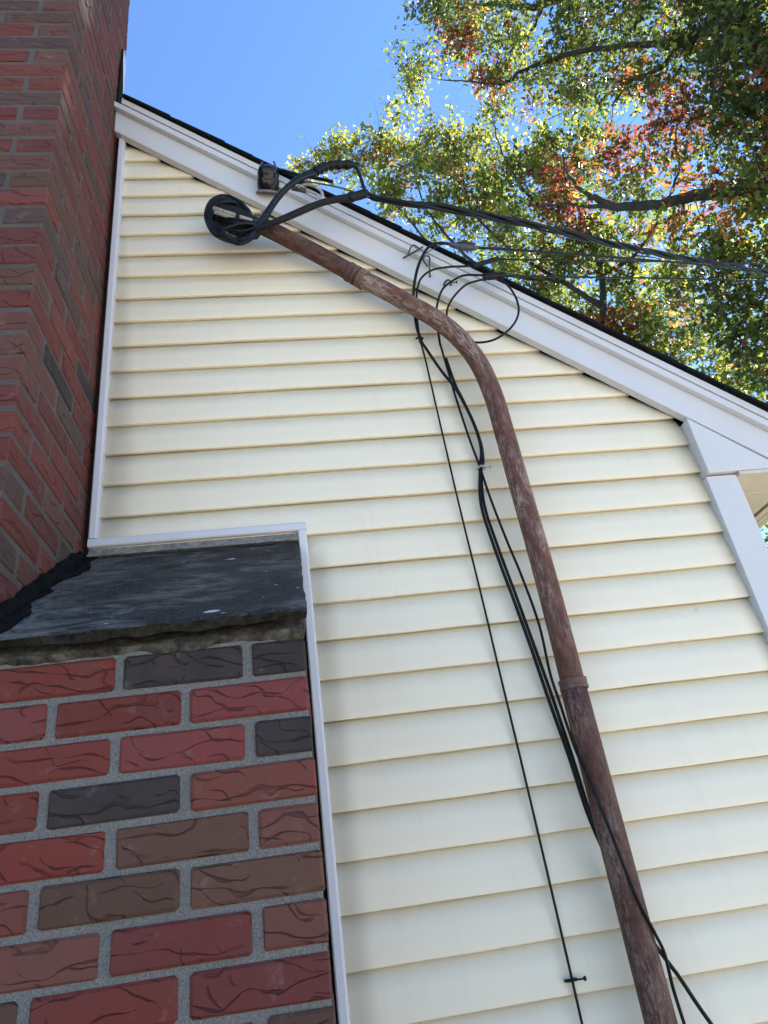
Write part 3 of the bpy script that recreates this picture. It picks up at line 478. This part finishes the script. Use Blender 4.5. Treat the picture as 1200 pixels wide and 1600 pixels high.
def brick(kind, x, y, z, col, tilt=0):
    o = bpy.data.objects.new('brick', MB[(kind, random.randrange(3 if kind == 'h' else 6))]); COL.objects.link(o)
    o.location = W(x + random.uniform(-.012, .012), y + random.uniform(-.014, .014), z + random.uniform(-.012, .012)); o.rotation_euler = (R(random.uniform(-.5, .5)), R(random.uniform(-.5, .5) + tilt), R(random.uniform(-.5, .5)))
    c = random.choice(col); q = random.uniform(.9, 1.1); o.color = (c[0] * q, c[1] * q, c[2] * q, 1)
    return rel(o, chim)
S_RED = [(.132, .031, .022), (.112, .031, .024), (.145, .038, .026)]; S_RBR = [(.112, .045, .032)]; S_BRN = [(.080, .044, .033), (.070, .042, .033)]
def rc():
    u = random.random(); return S_RED if u < .55 else S_RBR if u < .75 else S_BRN if u < .95 else CHA
def rc_old():
    u = random.random(); return RED if u < .52 else RBR if u < .68 else BRN if u < .86 else PINK if u < .93 else CHA
FY = -4.75                                  # front plane
# base block, rows read from the top
ROWS = [[CHA, CHA, RED, RBR], [PINK, RED, PINK, RED], [CHA, PINK, RED, RED], [RED, CHA, RED, RED], [RBR, BRN, RED, RED], [BRN, BRN, RED, RED],
        [RBR, RED, RBR, RED], [RED, RED, BRN, RED], [BRN, RED, RED, RED], [RED, RBR, RED, RED]]
for n, row in enumerate(ROWS):
    zc = -20.42 - .683 * n - .345
    if n % 2 == 0:       # header at the corner, its long side runs back along the flank
        brick('s', .04 - BR_W / 2 + .0, FY + BR_L / 2, zc, row[0]); x = .04 - BR_W - .17
    else:
        brick('f', .04 - BR_L / 2, FY + BR_W / 2, zc, row[0]); x = .04 - BR_L - .165
    for c in row[1:]:
        brick('f', x - BR_L / 2, FY + BR_W / 2, zc, c); x -= BR_L + .165
    y = FY + (BR_L if n % 2 == 0 else BR_W) + .16
    brick('s', .04 - BR_W / 2, y + BR_L / 2, zc, rc())
# stack
STZ = -16.3
for k in range(-6, 45):
    zc = STZ + .69 * k + .345
    head = (k % 2 == 0)
    slab_y = lambda z: (z + 16.2) / .765    # shoulder surface height z is reached at this y
    c0 = rc() if k < 2 or random.random() > .1 else BRN
    def okk(yc): return zc > -16.2 + .765 * min(yc, 0) - .45
    if head:
        brick('s', -5.45 - BR_W / 2, FY + BR_L / 2, zc, c0); xs = -5.45 - BR_W - .15; ys = FY + BR_L + .15
    else:
        brick('f', -5.45 - BR_L / 2, FY + BR_W / 2, zc, c0); xs = -5.45 - BR_L - .15; ys = FY + BR_W + .15
    nf = 2 if k < 20 else 2
    for a in range(nf):
        if xs - BR_L < -10.8: break
        if xs > -8.2 or k > 12: brick('f', xs - BR_L / 2, FY + BR_W / 2, zc, rc())
        xs -= BR_L + .15
    for a in range(2):
        if ys + BR_L <= .55:
            if okk(ys + BR_L / 2): brick('s', -5.45 - BR_W / 2, ys + BR_L / 2, zc, CHA if (k, a) in ((5, 0), (7, 1), (8, 1), (4, 1)) else rc())
            ys += BR_L + .15
    if ys + .9 < .6 and okk(ys + .4):
        brick('h', -5.45 - .43, ys + BR_W / 2, zc, rc())
# mortar cores
bed_top = [(-4.69, -39.2), (-4.69, -20.40), (-.05, -16.65), (.2, -16.65), (.2, -39.2)]
v, f = prism(bed_top, -11.0, .012, 'x'); fixn(put('mortar', v, f, M_MORT, chim))
put('mortar', wbox(-10.7, -5.482, -4.715, .48, -20.3, 15.0), BOXF, M_MORT2, chim)
put('chimney_cap', wbox(-11.1, -5.05, -5.15, .9, 15.0, 15.6), BOXF, M_MORT, chim)
# brick courses below the picture, joined
vs, fs = [], []
for n in range(10, 27):
    zc = -20.42 - .683 * n - .345; x = .04; first = n % 2 == 0
    while x > -10.5:
        L = BR_W if first else BR_L; first = False
        b = len(vs); vs += wbox(x - L, x, FY + .01, FY + BR_W, zc - .285, zc + .285); fs += [tuple(q + b for q in ff) for ff in BOXF]; x -= L + .165
o = put('lower_brick_courses', vs, fs, M_BRICK, chim); o['kind'] = 'stuff'; o.color = (.21, .052, .042, 1)

# bluestone slab on the shoulder
from mathutils import noise as mnoise
def nz3(x, y, z=0.): return mnoise.noise(Vector((x, y, z)))
def slab(name, x0, x1, ta, tb, thick, mat, amp, edge, seed, xs=64, ts=44, rim=None):
    """ta/tb: (y,z) at the wall and at the front lip"""
    up_n = np.array((-(tb[1] - ta[1]), (tb[0] - ta[0]))) ; up_n = up_n / np.linalg.norm(up_n)
    if up_n[1] < 0: up_n = -up_n
    vs, fs = [], []
    for layer in (0, 1):
        for i in range(ts + 1):
            t = i / ts
            for k in range(xs + 1):
                u = k / xs; x = x0 + (x1 - x0) * u; y = ta[0] + (tb[0] - ta[0]) * t; z = ta[1] + (tb[1] - ta[1]) * t
                x += (u ** 3 if xs > 30 else u) * (edge * .7 * nz3(t * 6, seed, 1) + edge * .3 * nz3(t * 15, seed, 2) + edge * .1 * nz3(t * 50, seed, 3) - layer * .02)
                if i == ts:
                    e = edge * (nz3(u * 7, seed, 3 + layer) + .6 * nz3(u * 25, seed, 5 + layer)) + layer * (.03 + .16 * nz3(u * 4.5, seed, 9)); y += e * .8; z += e * .6
                d = amp * (nz3(x * .9, y * .9, seed) + .5 * nz3(x * 2.7, y * 2.7, seed)) - layer * (thick + (.05 * nz3(x * 2, y * 2, seed + 4)))
                if i == ts and layer == 0: d -= .04 + .03 * nz3(u * 18, seed, 7)
                if k == xs and layer == 0: d -= .03
                vs.append(W(x, y + up_n[0] * d, z + up_n[1] * d))
    n = xs + 1; N = n * (ts + 1)
    for i in range(ts):
        for k in range(xs):
            a = i * n + k; fs.append((a, a + n, a + n + 1, a + 1)); fs.append((N + a, N + a + 1, N + a + n + 1, N + a + n))
    for k in range(xs):
        fs.append((k, k + 1, N + k + 1, N + k)); a = ts * n + k; fs.append((a, N + a, N + a + 1, a + 1))
    for i in range(ts):
        a = i * n; fs.append((a, N + a, N + a + n, a + n)); a = i * n + xs; fs.append((a, a + n, N + a + n, N + a))
    o = put(name, vs, fs, mat, chim, smooth=False); fixn(o)
    if rim is not None:
        o.data.materials.append(rim)
        for p_ in o.data.polygons: p_.material_index = 1 if p_.index >= 2 * xs * ts else 0
    return o
sb = slab('shoulder_slab', -5.55, .10, (-.03, -16.22), (-5.10, -20.06), .20, M_SLATE, .022, .075, 3.3, rim=M_RIM); sb['label'] = 'dark bluestone slab with pale lichen spots'
slab('slab_bed', -5.6, .04, (-.02, -16.60), (-4.84, -20.30), .24, M_BED, .03, .09, 8.1, 60, 10)
# grey flashing under the sill channel and the tar along the stack foot
fixn(put('flashing', *prism([(-.02, -15.96), (-.05, -16.10), (-.16, -16.17), (-.16, -16.22), (.1, -16.22), (.1, -15.94)], -5.28, .10, 'x'), M_FLASH, chim))
def lump(name, p0, p1, rad, mat, par, n=26, seg=9, seed=1., flat=.6):
    pts, rr = [], []
    for i in range(n):
        t = i / (n - 1); p = [p0[a] + (p1[a] - p0[a]) * t for a in range(3)]; pts.append(np.array(W(*p)))
    v, f, uv = tube_data(pts, [rad * D * (.75 + .5 * math.sin(math.pi * i / (n - 1)) ** .5) for i in range(n)], seg)
    vv = []
    for i, q in enumerate(v):
        c = pts[min(i // seg, n - 1)]; d = np.array(q) - c; s = 1 + .38 * nz3(q[0] * 28, q[1] * 28, q[2] * 28 + seed) + .2 * nz3(q[0] * 70, q[1] * 70, q[2] * 70 + seed); vv.append(tuple(c + d * s))
    o = put(name, vv, f, mat, par, smooth=True); return o
tj = slab('tar_joint', -5.62, -5.14, (-.0, -16.11), (-5.14, -20.0), .12, M_TAR, .08, .55, 21.7, 12, 160)
lump('tar_joint', (-5.47, -.1, -16.16), (-5.47, -5.0, -19.98), .20, M_TAR, chim, 60, 10, 1.)
# flashing where the roof meets the stack
fixn(put('flashing', *prism([(-.32, 2.6), (.10, 2.6), (.30, 3.6), (.12, 5.0), (-.10, 6.3), (-.16, 6.9), (-.30, 4.0)], -5.44, -5.37, 'x'), M_TAR, chim))
fixn(put('flashing', *prism([(.02, 4.0), (.40, 4.0), (.40, 6.6), (.10, 7.3), (-.02, 6.2)], -5.435, -5.40, 'x'), M_TRIM, chim))

# ------------------------------------------------------------------ conduit mast
mast = thing('conduit_mast', 'brown painted electrical conduit bending up the cream siding to the eave', 'conduit', (0.638, -0.0711, 0.0))
lowp = PATH['pipe_low']; lowp = [(lowp[0][0], lowp[0][1], 0.02), (lowp[0][0], lowp[0][1], 1.19)] + [p for p in lowp[1:]]
lowp = [(.638, p[1], p[2]) for p in lowp]
tube('lower_pipe', [np.array((.638, -.0711, .02 + (lowp[-1][2] - .02) * k / 24)) for k in range(25)], .0315, M_PIPE2, mast, 28, 1)
upp = PATH['pipe_up']; tube('bent_pipe', upp, .0292, M_PIPE, mast, 28, 8)
tube('top_pipe', PATH['pipe_top'], .0292, M_PIPE2, mast, 28, 4)
def ring_at(pa, pb, w, r, mat, name, par, lip=.002):
    a, b = np.array(pa), np.array(pb); t = (b - a) / np.linalg.norm(b - a)
    pts = [a - t * w, a - t * (w * .97), a - t * w * .35, a - t * w * .3, a + t * w * .3, a + t * w * .35, a + t * (w * .97), a + t * w]
    return tube(name, pts, [r - lip, r, r, r - lip * .5, r - lip * .5, r, r, r - lip], mat, par, 28, 1)
ring_at(upp[0], upp[1], .0125, .0345, M_COUP, 'coupling', mast)
ring_at(upp[-1], PATH['pipe_top'][1], .012, .0330, M_COUP, 'coupling', mast)
q = PATH['pipe_top']; ring_at((q[0][0] - .028, q[0][1], q[0][2] + .0255), q[1], .018, .0325, M_PIPE2, 'coupling', mast)
ring_at((.638, -.0711, 1.160), (.638, -.0711, 1.3), .022, .0345, M_PIPE2, 'coupling', mast)
for z in (.55,):       # pipe straps to the wall, hidden behind the pipe
    put('strap', [(.620 + dx * .036, -.06 + dy * .062, z + dz * .020) for dx, dy, dz in boxv(0, 1, 0, 1, 0, 1)], BOXF, M_PIPE2, mast)
# service head: hood at the top of the mast
hd0 = PATH['stub']; cen = np.array((-.118, -.086, 3.528)); ax = np.array((-.80, -.10, .42)); ax /= np.linalg.norm(ax)
v, f, uv = tube_data([cen - ax * .092, cen - ax * .075, cen - ax * .04, cen, cen + ax * .04, cen + ax * .062, cen + ax * .072], [.028, .036, .044, .046, .038, .024, .005], 20)
o = mesh_obj('service_head', v, f, M_HOOD, None, True); rel(o, mast)
tube('hood_clip', [PATH['stub'][0], PATH['stub'][1]], .0072, M_BEIGE, mast, 12, 1); tube('hood_clip', [PATH['stub2'][0], PATH['stub2'][1]], .0068, M_BEIGE, mast, 12, 1)
s0, s1 = np.array(PATH['stub'][0]), np.array(PATH['stub'][1]); md = s0 * .42 + s1 * .58
tube('hood_tie', [md - (.004, .0, .012), md + (-.002, -.012, 0), md + (.004, 0, .012)], .006, M_BLK, mast, 8, 3)

# ------------------------------------------------------------------ cables
def cable(name, label, key, rad, mat, cat='cable', group=None, seg=10, sub=7):
    o = tube(name, PATH[key], rad, mat, None, seg, sub); return tag(o, label, cat, group)
coil = thing('coiled_cable', 'black cable coiled in tight loops at the top of the brown conduit', 'cable', (-.05, -.1, 3.45))
for k, pts in enumerate(COIL): tube('loop', pts, .0078 if k == 0 else .0050 + .0008 * (k % 3), M_BLU if k % 4 == 1 else M_BLK, coil, 10, 7)
for k in range(6):
    e0 = np.array(PATH['stub'][1]) + (.0, -.01, -.012 - .004 * k); e1 = np.array(COIL[3 + k % 5][4 + k % 3]) + (.012, -.005, 0)
    tube('lead', [e0, (e0 + e1) / 2 + rng.normal(size=3) * .012 + (0, -.012, -.004 * k), e1], .0046, M_BLK if k % 2 else M_BLU, coil, 8, 6)
rise = thing('service_cable', 'pair of thick blue-black cables arching up above the white rake', 'cable', PATH['svc_a'][0])
tube('conductor', PATH['svc_a'], .0105, M_BLU, rise, 12, 7); tube('conductor', PATH['svc_a2'], .0095, M_BLU, rise, 12, 7)
s1p = PATH['sleeve1']; pts = catmull(s1p, 10); tube('splice_sleeve', pts, [.0155 + .0030 * math.sin(i * 1.9) - (.006 if i in (0, len(pts) - 1) else 0) for i in range(len(pts))], M_TAPE, rise, 14, 1)
tube('conductor', PATH['svc_a_end'], .0058, M_BLU, rise, 10, 7)
run = thing('service_cable', 'pair of black cables running from the coil to the splice by the roof edge', 'cable', PATH['svc_b'][0])
tube('conductor', PATH['svc_b'], .0090, M_BLK, run, 12, 7); tube('conductor', PATH['svc_b2'], .0085, M_BLK, run, 12, 7)
s2p = catmull(PATH['sleeve2'], 6); tube('splice_sleeve', s2p, [.012 if i in (0, len(s2p) - 1) else .0175 if i in (2, 3) else .0155 for i in range(len(s2p))], M_TAPE, run, 14, 1)
gr = thing('grey_cable', 'pale grey cable looped below the insulator in front of the rake', 'cable', PATH['grey'][0])
tube('conductor', PATH['grey'], .0052, M_GRY, gr, 10, 7); tube('conductor', PATH['grey2'], .0050, M_GRY, gr, 10, 7)
gq = [PATH['grey2'][0], tuple(np.array(PATH['grey2'][0]) * .4 + np.array(PATH['grey2'][1]) * .6)]; tube('crimp', [tuple(np.array(gq[0]) - (.03, 0, -.012)), gq[1]], .0085, M_ZINC, gr, 12, 1)
cable('messenger_wire', 'thin bare wire from the insulator to the splice at the roof edge', 'messenger', .0028, M_ZINC, 'wire')
cable('tie_cable', 'short black cable tied round the insulator along the shingle edge', 'tail', .0062, M_BLK)
ins = thing('insulator', 'black glazed spool insulator screwed to the white rake board', 'insulator', PATH['insul'][0])
a, b = np.array(PATH['insul'][0]), np.array(PATH['insul'][1]) + np.array((.002, -.012, .012))
tube('spool', [a + (b - a) * t for t in (0, .08, .3, .42, .5, .62, .75, .9, 1.0)], [.034, .038, .040, .039, .036, .039, .038, .033, .014], M_INS, ins, 24, 1)
tube('base_flange', [a - (b - a) * .06, a - (b - a) * .02, a + (b - a) * .05], [.045, .043, .034], M_FLASH, ins, 20, 1)
for sgn in (-1, 1): tube('clevis', [a + np.array((sgn * .029, -.014, 0)), a + (b - a) * .55 + np.array((sgn * .033, -.018, 0)), b + np.array((sgn * .02, -.01, .006))], .0035, M_ZINC, ins, 8, 3)
# twisted service drop running off to the street
def extend(p, times=2.2):
    p = [np.array(q) for q in p]; d = p[-1] - p[-2]
    for k in range(1, 7): p.append(p[-1] + d * times / 2 + np.array((0, 0, .02 * k)))
    return p
drop = thing('service_drop', 'thick twisted overhead service drop crossing in front of the tree', 'cable', PATH['drop'][0])
dp = catmull(extend(PATH['drop']), 14); acc = 0; cores = [[], [], []]
for i, p in enumerate(dp):
    if i: acc += np.linalg.norm(p - dp[i - 1])
    for c in range(3):
        an = acc / .62 * 2 * math.pi + c * 2.094; rr = .0085 * min(1, .4 + acc * 2)
        cores[c].append(p + np.array((-.3 * math.cos(an) * rr, math.cos(an) * rr, math.sin(an) * rr)))
for c in range(3): tube('conductor' if c < 2 else 'messenger', cores[c], (.0072, .0072, .0045)[c], M_BLK, drop, 9, 1)
for key, lab, r in (('wire1', 'black telephone drop wire held by the metal wedge clamp', .0045), ('wire2', 'thin overhead wire ending in a taped tail above the rake', .0030), ('wire3', 'lowest thin overhead wire tied off where the round cable loop hangs', .0033)):
    PATH[key] = extend(PATH[key]); cable('drop_wire', lab, key, r, M_BLK, 'wire', None, 8, 8)
cl = thing('wedge_clamp', 'grey metal wedge clamp gripping a drop wire above the shingle edge', 'clamp', PATH['clamp'][1])
cp = catmull(PATH['clamp'], 5); tube('body', cp, [.003, .008, .0095, .0095, .010, .012, .012, .0115, .010, .007, .003], M_ZINC, cl, 10, 1)
c1 = np.array(PATH['clamp'][1]); tube('wedge', [c1 + (-.018, -.004, .012), c1 + (.012, -.004, .013), c1 + (.045, -.003, .008)], [.005, .0085, .005], M_INS, cl, 8, 1)
tube('bail', [np.array(PATH['clamp'][0]) + (-.075, .04, .0), np.array(PATH['clamp'][0]) + (-.03, .01, .004), PATH['clamp'][0]], .0018, M_ZINC, cl, 6, 4)
for key, lab in (('tape2', 'slim black taped tail of a wire sticking up past the shingles'), ('tape3', 'stubby black tape wrap where the round cable loop is gathered')):
    pp = catmull(PATH[key] if len(PATH[key]) > 2 else [PATH[key][0], tuple((np.array(PATH[key][0]) + np.array(PATH[key][1])) / 2), PATH[key][1]], 6); r0 = .0085 if key == 'tape2' else .0125
    tag(tube('tape_wrap', pp, [r0 * (.8 + .25 * abs(math.sin(i * 1.4))) for i in range(len(pp))], M_TAPE, None, 12, 1), lab, 'tape')
cable('drop_cable', 'black cable bending from the wedge clamp down behind the conduit', 'curve1', .0050, M_BLK)
cable('drop_cable', 'thin black cable arching left from the taped tail over the white rake', 'curve2', .0036, M_BLK)
cable('drop_cable', 'black cable curving through the small clip on the white rake', 'curve3', .0038, M_BLK)
cable('cable_loop', 'large round loop of thin black cable hanging over the white rake', 'ring', .0036, M_BLK, 'cable')
cable('wall_cable', 'thin black cable running straight down the cream siding left of the conduit', 'thin', .0029, M_BLK)
pr = thing('wall_cable', 'thick black double cable clipped down the siding and passing behind the conduit', 'cable', PATH['thick_a'][0])
tube('strand', PATH['thick_a'][3:], .0043, M_BLK, pr, 10, 7); tube('strand', PATH['thick_b'], .0046, M_BLK, pr, 10, 7)
pm = [p for p in PATH['mid'][1:] if p[2] > 1.95]
for z_, o_ in ((1.90, -1.25), (1.834, -1.12), (1.716, -.85), (1.639, -.45), (1.533, 0), (1.41, .45), (1.34, .92), (1.30, 1.15)):
    q_ = math.sqrt(max(0, 1 - o_ * o_)); pm.append((.638 + .0365 * (o_ * .93 - q_ * .365), -.0711 + .0365 * (-o_ * .365 - q_ * .93), z_))
PATH['mid'] = pm + [p for p in PATH['mid'] if p[2] < 1.27]; cable('wall_cable', 'thin black cable crossing over the front of the lower conduit', 'mid', .0036, M_BLK)
for key, lab in (('hook1', 'bent wire drive hook screwed into the rake left of the cables'), ('hook2', 'bent wire drive hook pointing down on the rake between the cables')):
    o = tube('wire_hook', PATH[key], .0030, M_ZINC, None, 8, 5); tag(o, lab, 'hook')
def clip(label, c, s, mat):
    t_ = thing('cable_clip', label, 'clip', c)
    tube('saddle', [np.array(c) + np.array(p) * s for p in ((-.010, .008, 0), (-.008, -.004, .001), (0, -.009, .002), (.008, -.004, .001), (.010, .008, 0))], .0030 * s, mat, t_, 8, 4)
    tube('screw', [np.array(c) + np.array((.006, 0, 0)) * s, np.array(c) + np.array((.022, -.003, 0)) * s, np.array(c) + np.array((.024, -.003, 0)) * s, np.array(c) + np.array((.027, -.003, 0)) * s], [.0016 * s, .0016 * s, .0042 * s, .0042 * s], mat, t_, 8, 1)
clip('small grey clip holding the thick cables high on the siding', (0.5545, -.022, 2.521), 1.0, M_GRY)
clip('small black clip with a screw on the thin wall cable near the bottom', (0.4967, -.010, 1.2733), 1.1, M_BLK)
clip('small grey clip on the white rake board under the curving cable', (0.5807, -.042, 3.247), 1.2, M_ZINC)
tag(tube('cable_tie', [np.array(PATH['thin'][2]) + np.array(p) for p in ((-.010, .002, .004), (0, -.010, .0), (.010, -.008, -.004), (.006, .004, -.002))], .0030, M_BLK, None, 8, 4), 'black tie gathering the wall cables just below the bent conduit', 'cable tie')

# ------------------------------------------------------------------ trees
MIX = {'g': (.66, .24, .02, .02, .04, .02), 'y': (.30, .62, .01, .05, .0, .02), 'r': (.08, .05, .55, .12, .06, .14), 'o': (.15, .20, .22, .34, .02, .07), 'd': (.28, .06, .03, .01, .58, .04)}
def leaves(blobs, dens, leaf_len):
    V, F, MI = [], [], []; centres = []
    for (cx, cy, cz, r, dn, mx) in blobs:
        n = max(6, int(dens * dn * (r / .9) ** 2 * 40))
        for k in range(n):
            d = rng.normal(size=3); d /= np.linalg.norm(d); rr = r * rng.random() ** .45 * 1.05
            c = np.array((cx, cy, cz)) + d * rr * np.array((1, 1, .85)); cr = rng.uniform(.14, .34); nl = int(rng.uniform(26, 50) * (cr / .25) ** 1.3)
            w = np.array(MIX[mx]); w = w * rng.uniform(.2, 1.8, size=6) ** 2; w /= w.sum()
            centres.append((c, cr)); lead = rng.choice(6, p=w)
            pos = rng.normal(size=(nl, 3)) * cr * .62 + c
            mi = np.where(rng.random(nl) < .72, lead, rng.choice(6, size=nl, p=w))
            V.append(pos); MI.append(mi); dv_ = rng.normal(size=3); F.append(np.repeat((dv_ / np.linalg.norm(dv_))[None], nl, 0))
    pos = np.concatenate(V); mi = np.concatenate(MI); n = len(pos)
    ax = rng.normal(size=(n, 3)) * .75 + np.concatenate(F) * .8; ax[:, 2] -= .5; ax /= np.linalg.norm(ax, axis=1)[:, None]
    sd_ = rng.normal(size=(n, 3)); sd_[:, 2] *= .5; sd_ -= ax * (sd_ * ax).sum(1)[:, None]; sd_ /= np.linalg.norm(sd_, axis=1)[:, None]
    nr = np.cross(ax, sd_); L = (leaf_len * rng.uniform(.65, 1.25, n))[:, None]; wd_ = L * rng.uniform(.26, .40, n)[:, None]; fold = L * rng.uniform(-.02, .16, n)[:, None]
    # lobed leaf: base, two waist points, two lobes each side, tip
    P0 = pos; P1 = pos + ax * L
    a1 = pos + ax * L * .30 + sd_ * wd_ + nr * fold; a2 = pos + ax * L * .48 + sd_ * wd_ * .45 + nr * fold * .4; a3 = pos + ax * L * .72 + sd_ * wd_ * .85 + nr * fold
    b1 = pos + ax * L * .30 - sd_ * wd_ + nr * fold; b2 = pos + ax * L * .48 - sd_ * wd_ * .45 + nr * fold * .4; b3 = pos + ax * L * .72 - sd_ * wd_ * .85 + nr * fold
    verts = np.stack([P0, a1, a2, a3, P1, b3, b2, b1], 1).reshape(-1, 3)
    base = np.arange(n)[:, None] * 8
    tri = np.array([0, 1, 2, 2, 3, 4, 0, 2, 4, 0, 4, 6, 6, 4, 5, 0, 6, 7])
    loops = (base + tri[None]).reshape(-1)
    return verts, loops, np.repeat(mi, 6), centres
def crown(par, blobs, dens, leaf_len):
    v, l, mi, cs = leaves(blobs, dens, leaf_len)
    me = bpy.data.meshes.new('crown'); me.vertices.add(len(v)); me.vertices.foreach_set('co', v.ravel().astype(np.float32)); nt_ = len(l) // 3
    me.loops.add(len(l)); me.loops.foreach_set('vertex_index', l.astype(np.int32)); me.polygons.add(nt_)
    me.polygons.foreach_set('loop_start', np.arange(0, len(l), 3, dtype=np.int32)); me.polygons.foreach_set('loop_total', np.full(nt_, 3, np.int32))
    for q in LEAF: me.materials.append(q)
    me.polygons.foreach_set('material_index', mi.astype(np.int32)); me.update(calc_edges=True); me.validate()
    o = bpy.data.objects.new('crown', me); COL.objects.link(o); rel(o, par); return cs
def tree(name, label, base, trunk, limbs, blobs, dens, leaf_len):
    t_ = thing(name, label, 'tree', base)
    tube('trunk', [p[:3] for p in trunk], [p[3] for p in trunk], M_BARK, t_, 14, 6)
    allp = []
    for lb in limbs.values():
        pts = catmull([p[:3] for p in lb], 5); rr = [q[0] for q in catmull([(p[3], 0, 0) for p in lb], 5)]
        pts = [p + rng.normal(size=3) * .012 for p in pts]
        tube('limb', pts, rr, M_BARK, t_, 10, 1); allp += list(zip(pts, rr))
    for p in trunk: allp.append((np.array(p[:3]), p[3]))
    cs = crown(t_, blobs, dens, leaf_len)
    # twigs reach from the limbs to the leaf clumps
    AP = np.array([p for p, r in allp]); AR = np.array([r for p, r in allp]); V, F = [], []; nodes = AP.copy(); nr_ = AR.copy()
    order = sorted(range(len(cs)), key=lambda i: np.min(np.linalg.norm(AP - cs[i][0], axis=1)))
    newp, newr = [], []
    for j_, i in enumerate(order):
        c = cs[i][0]
        dd = np.linalg.norm(nodes - c, axis=1) + np.maximum(0, c[2] * 0); k = int(np.argmin(dd))
        if dd[k] > 3.0: continue
        a_ = nodes[k]; r0 = min(nr_[k] * .6, .006 + .010 * dd[k]); mid = (a_ + c) / 2 + rng.normal(size=3) * .10 * dd[k] + np.array((0, 0, .06 * dd[k]))
        pts = catmull([a_, mid, c, c + (c - mid) * .4], 3); vv, ff, _ = tube_data(pts, list(np.linspace(r0, .0035, len(pts))), 5, False)
        b = len(V); V += vv; F += [tuple(q + b for q in ff_) for ff_ in ff]
        for _k in range(3):
            e_ = c + rng.normal(size=3) * cs[i][1] * .9; vv, ff, _ = tube_data([mid * .3 + c * .7, (c + e_) / 2 + rng.normal(size=3) * .03, e_], [.006, .005, .003], 3, False)
            b = len(V); V += vv; F += [tuple(q + b for q in ff_) for ff_ in ff]
        if j_ % 2 == 0: newp += [mid, c]; newr += [r0 * .8, .006]
        if len(newp) > 40: nodes = np.concatenate([nodes, np.array(newp)]); nr_ = np.concatenate([nr_, np.array(newr)]); newp, newr = [], []
    o = mesh_obj('twigs', V, F, M_BARK, None, True); rel(o, t_); o['kind'] = 'stuff'
    return t_
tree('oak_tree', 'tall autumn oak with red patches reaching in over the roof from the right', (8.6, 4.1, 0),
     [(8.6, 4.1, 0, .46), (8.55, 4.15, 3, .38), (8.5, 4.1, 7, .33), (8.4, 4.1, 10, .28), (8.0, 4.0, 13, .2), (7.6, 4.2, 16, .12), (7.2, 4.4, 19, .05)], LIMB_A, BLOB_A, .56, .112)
tree('maple_tree', 'yellow-green tree with a slender trunk rising behind the roof edge', (LIMB_B['t'][2][0], LIMB_B['t'][2][1], 0),
     [(LIMB_B['t'][2][0] + .1, LIMB_B['t'][2][1], 0, .15), (LIMB_B['t'][2][0] + .05, LIMB_B['t'][2][1], 5, .12), (LIMB_B['t'][1][0], LIMB_B['t'][1][1], LIMB_B['t'][1][2], .08)] + [tuple(p) for p in LIMB_B['t'][2:]], {k: v for k, v in LIMB_B.items() if k != 't'}, BLOB_B, .66, .13)
c0 = BLOB_C[0]
tree('shrubby_tree', 'small bright green tree glimpsed under the eave beside the white corner board', (c0[0], c0[1], 0),
     [(c0[0], c0[1], 0, .08), (c0[0] + .05, c0[1], 2, .06), (c0[0], c0[1], c0[2], .02)], {'a': [(c0[0], c0[1], 2.2, .04), (c0[0] - .2, c0[1], 3.2, .025), (c0[0] - .1, c0[1] + .1, c0[2], .01)]}, BLOB_C, 1.2, .09)
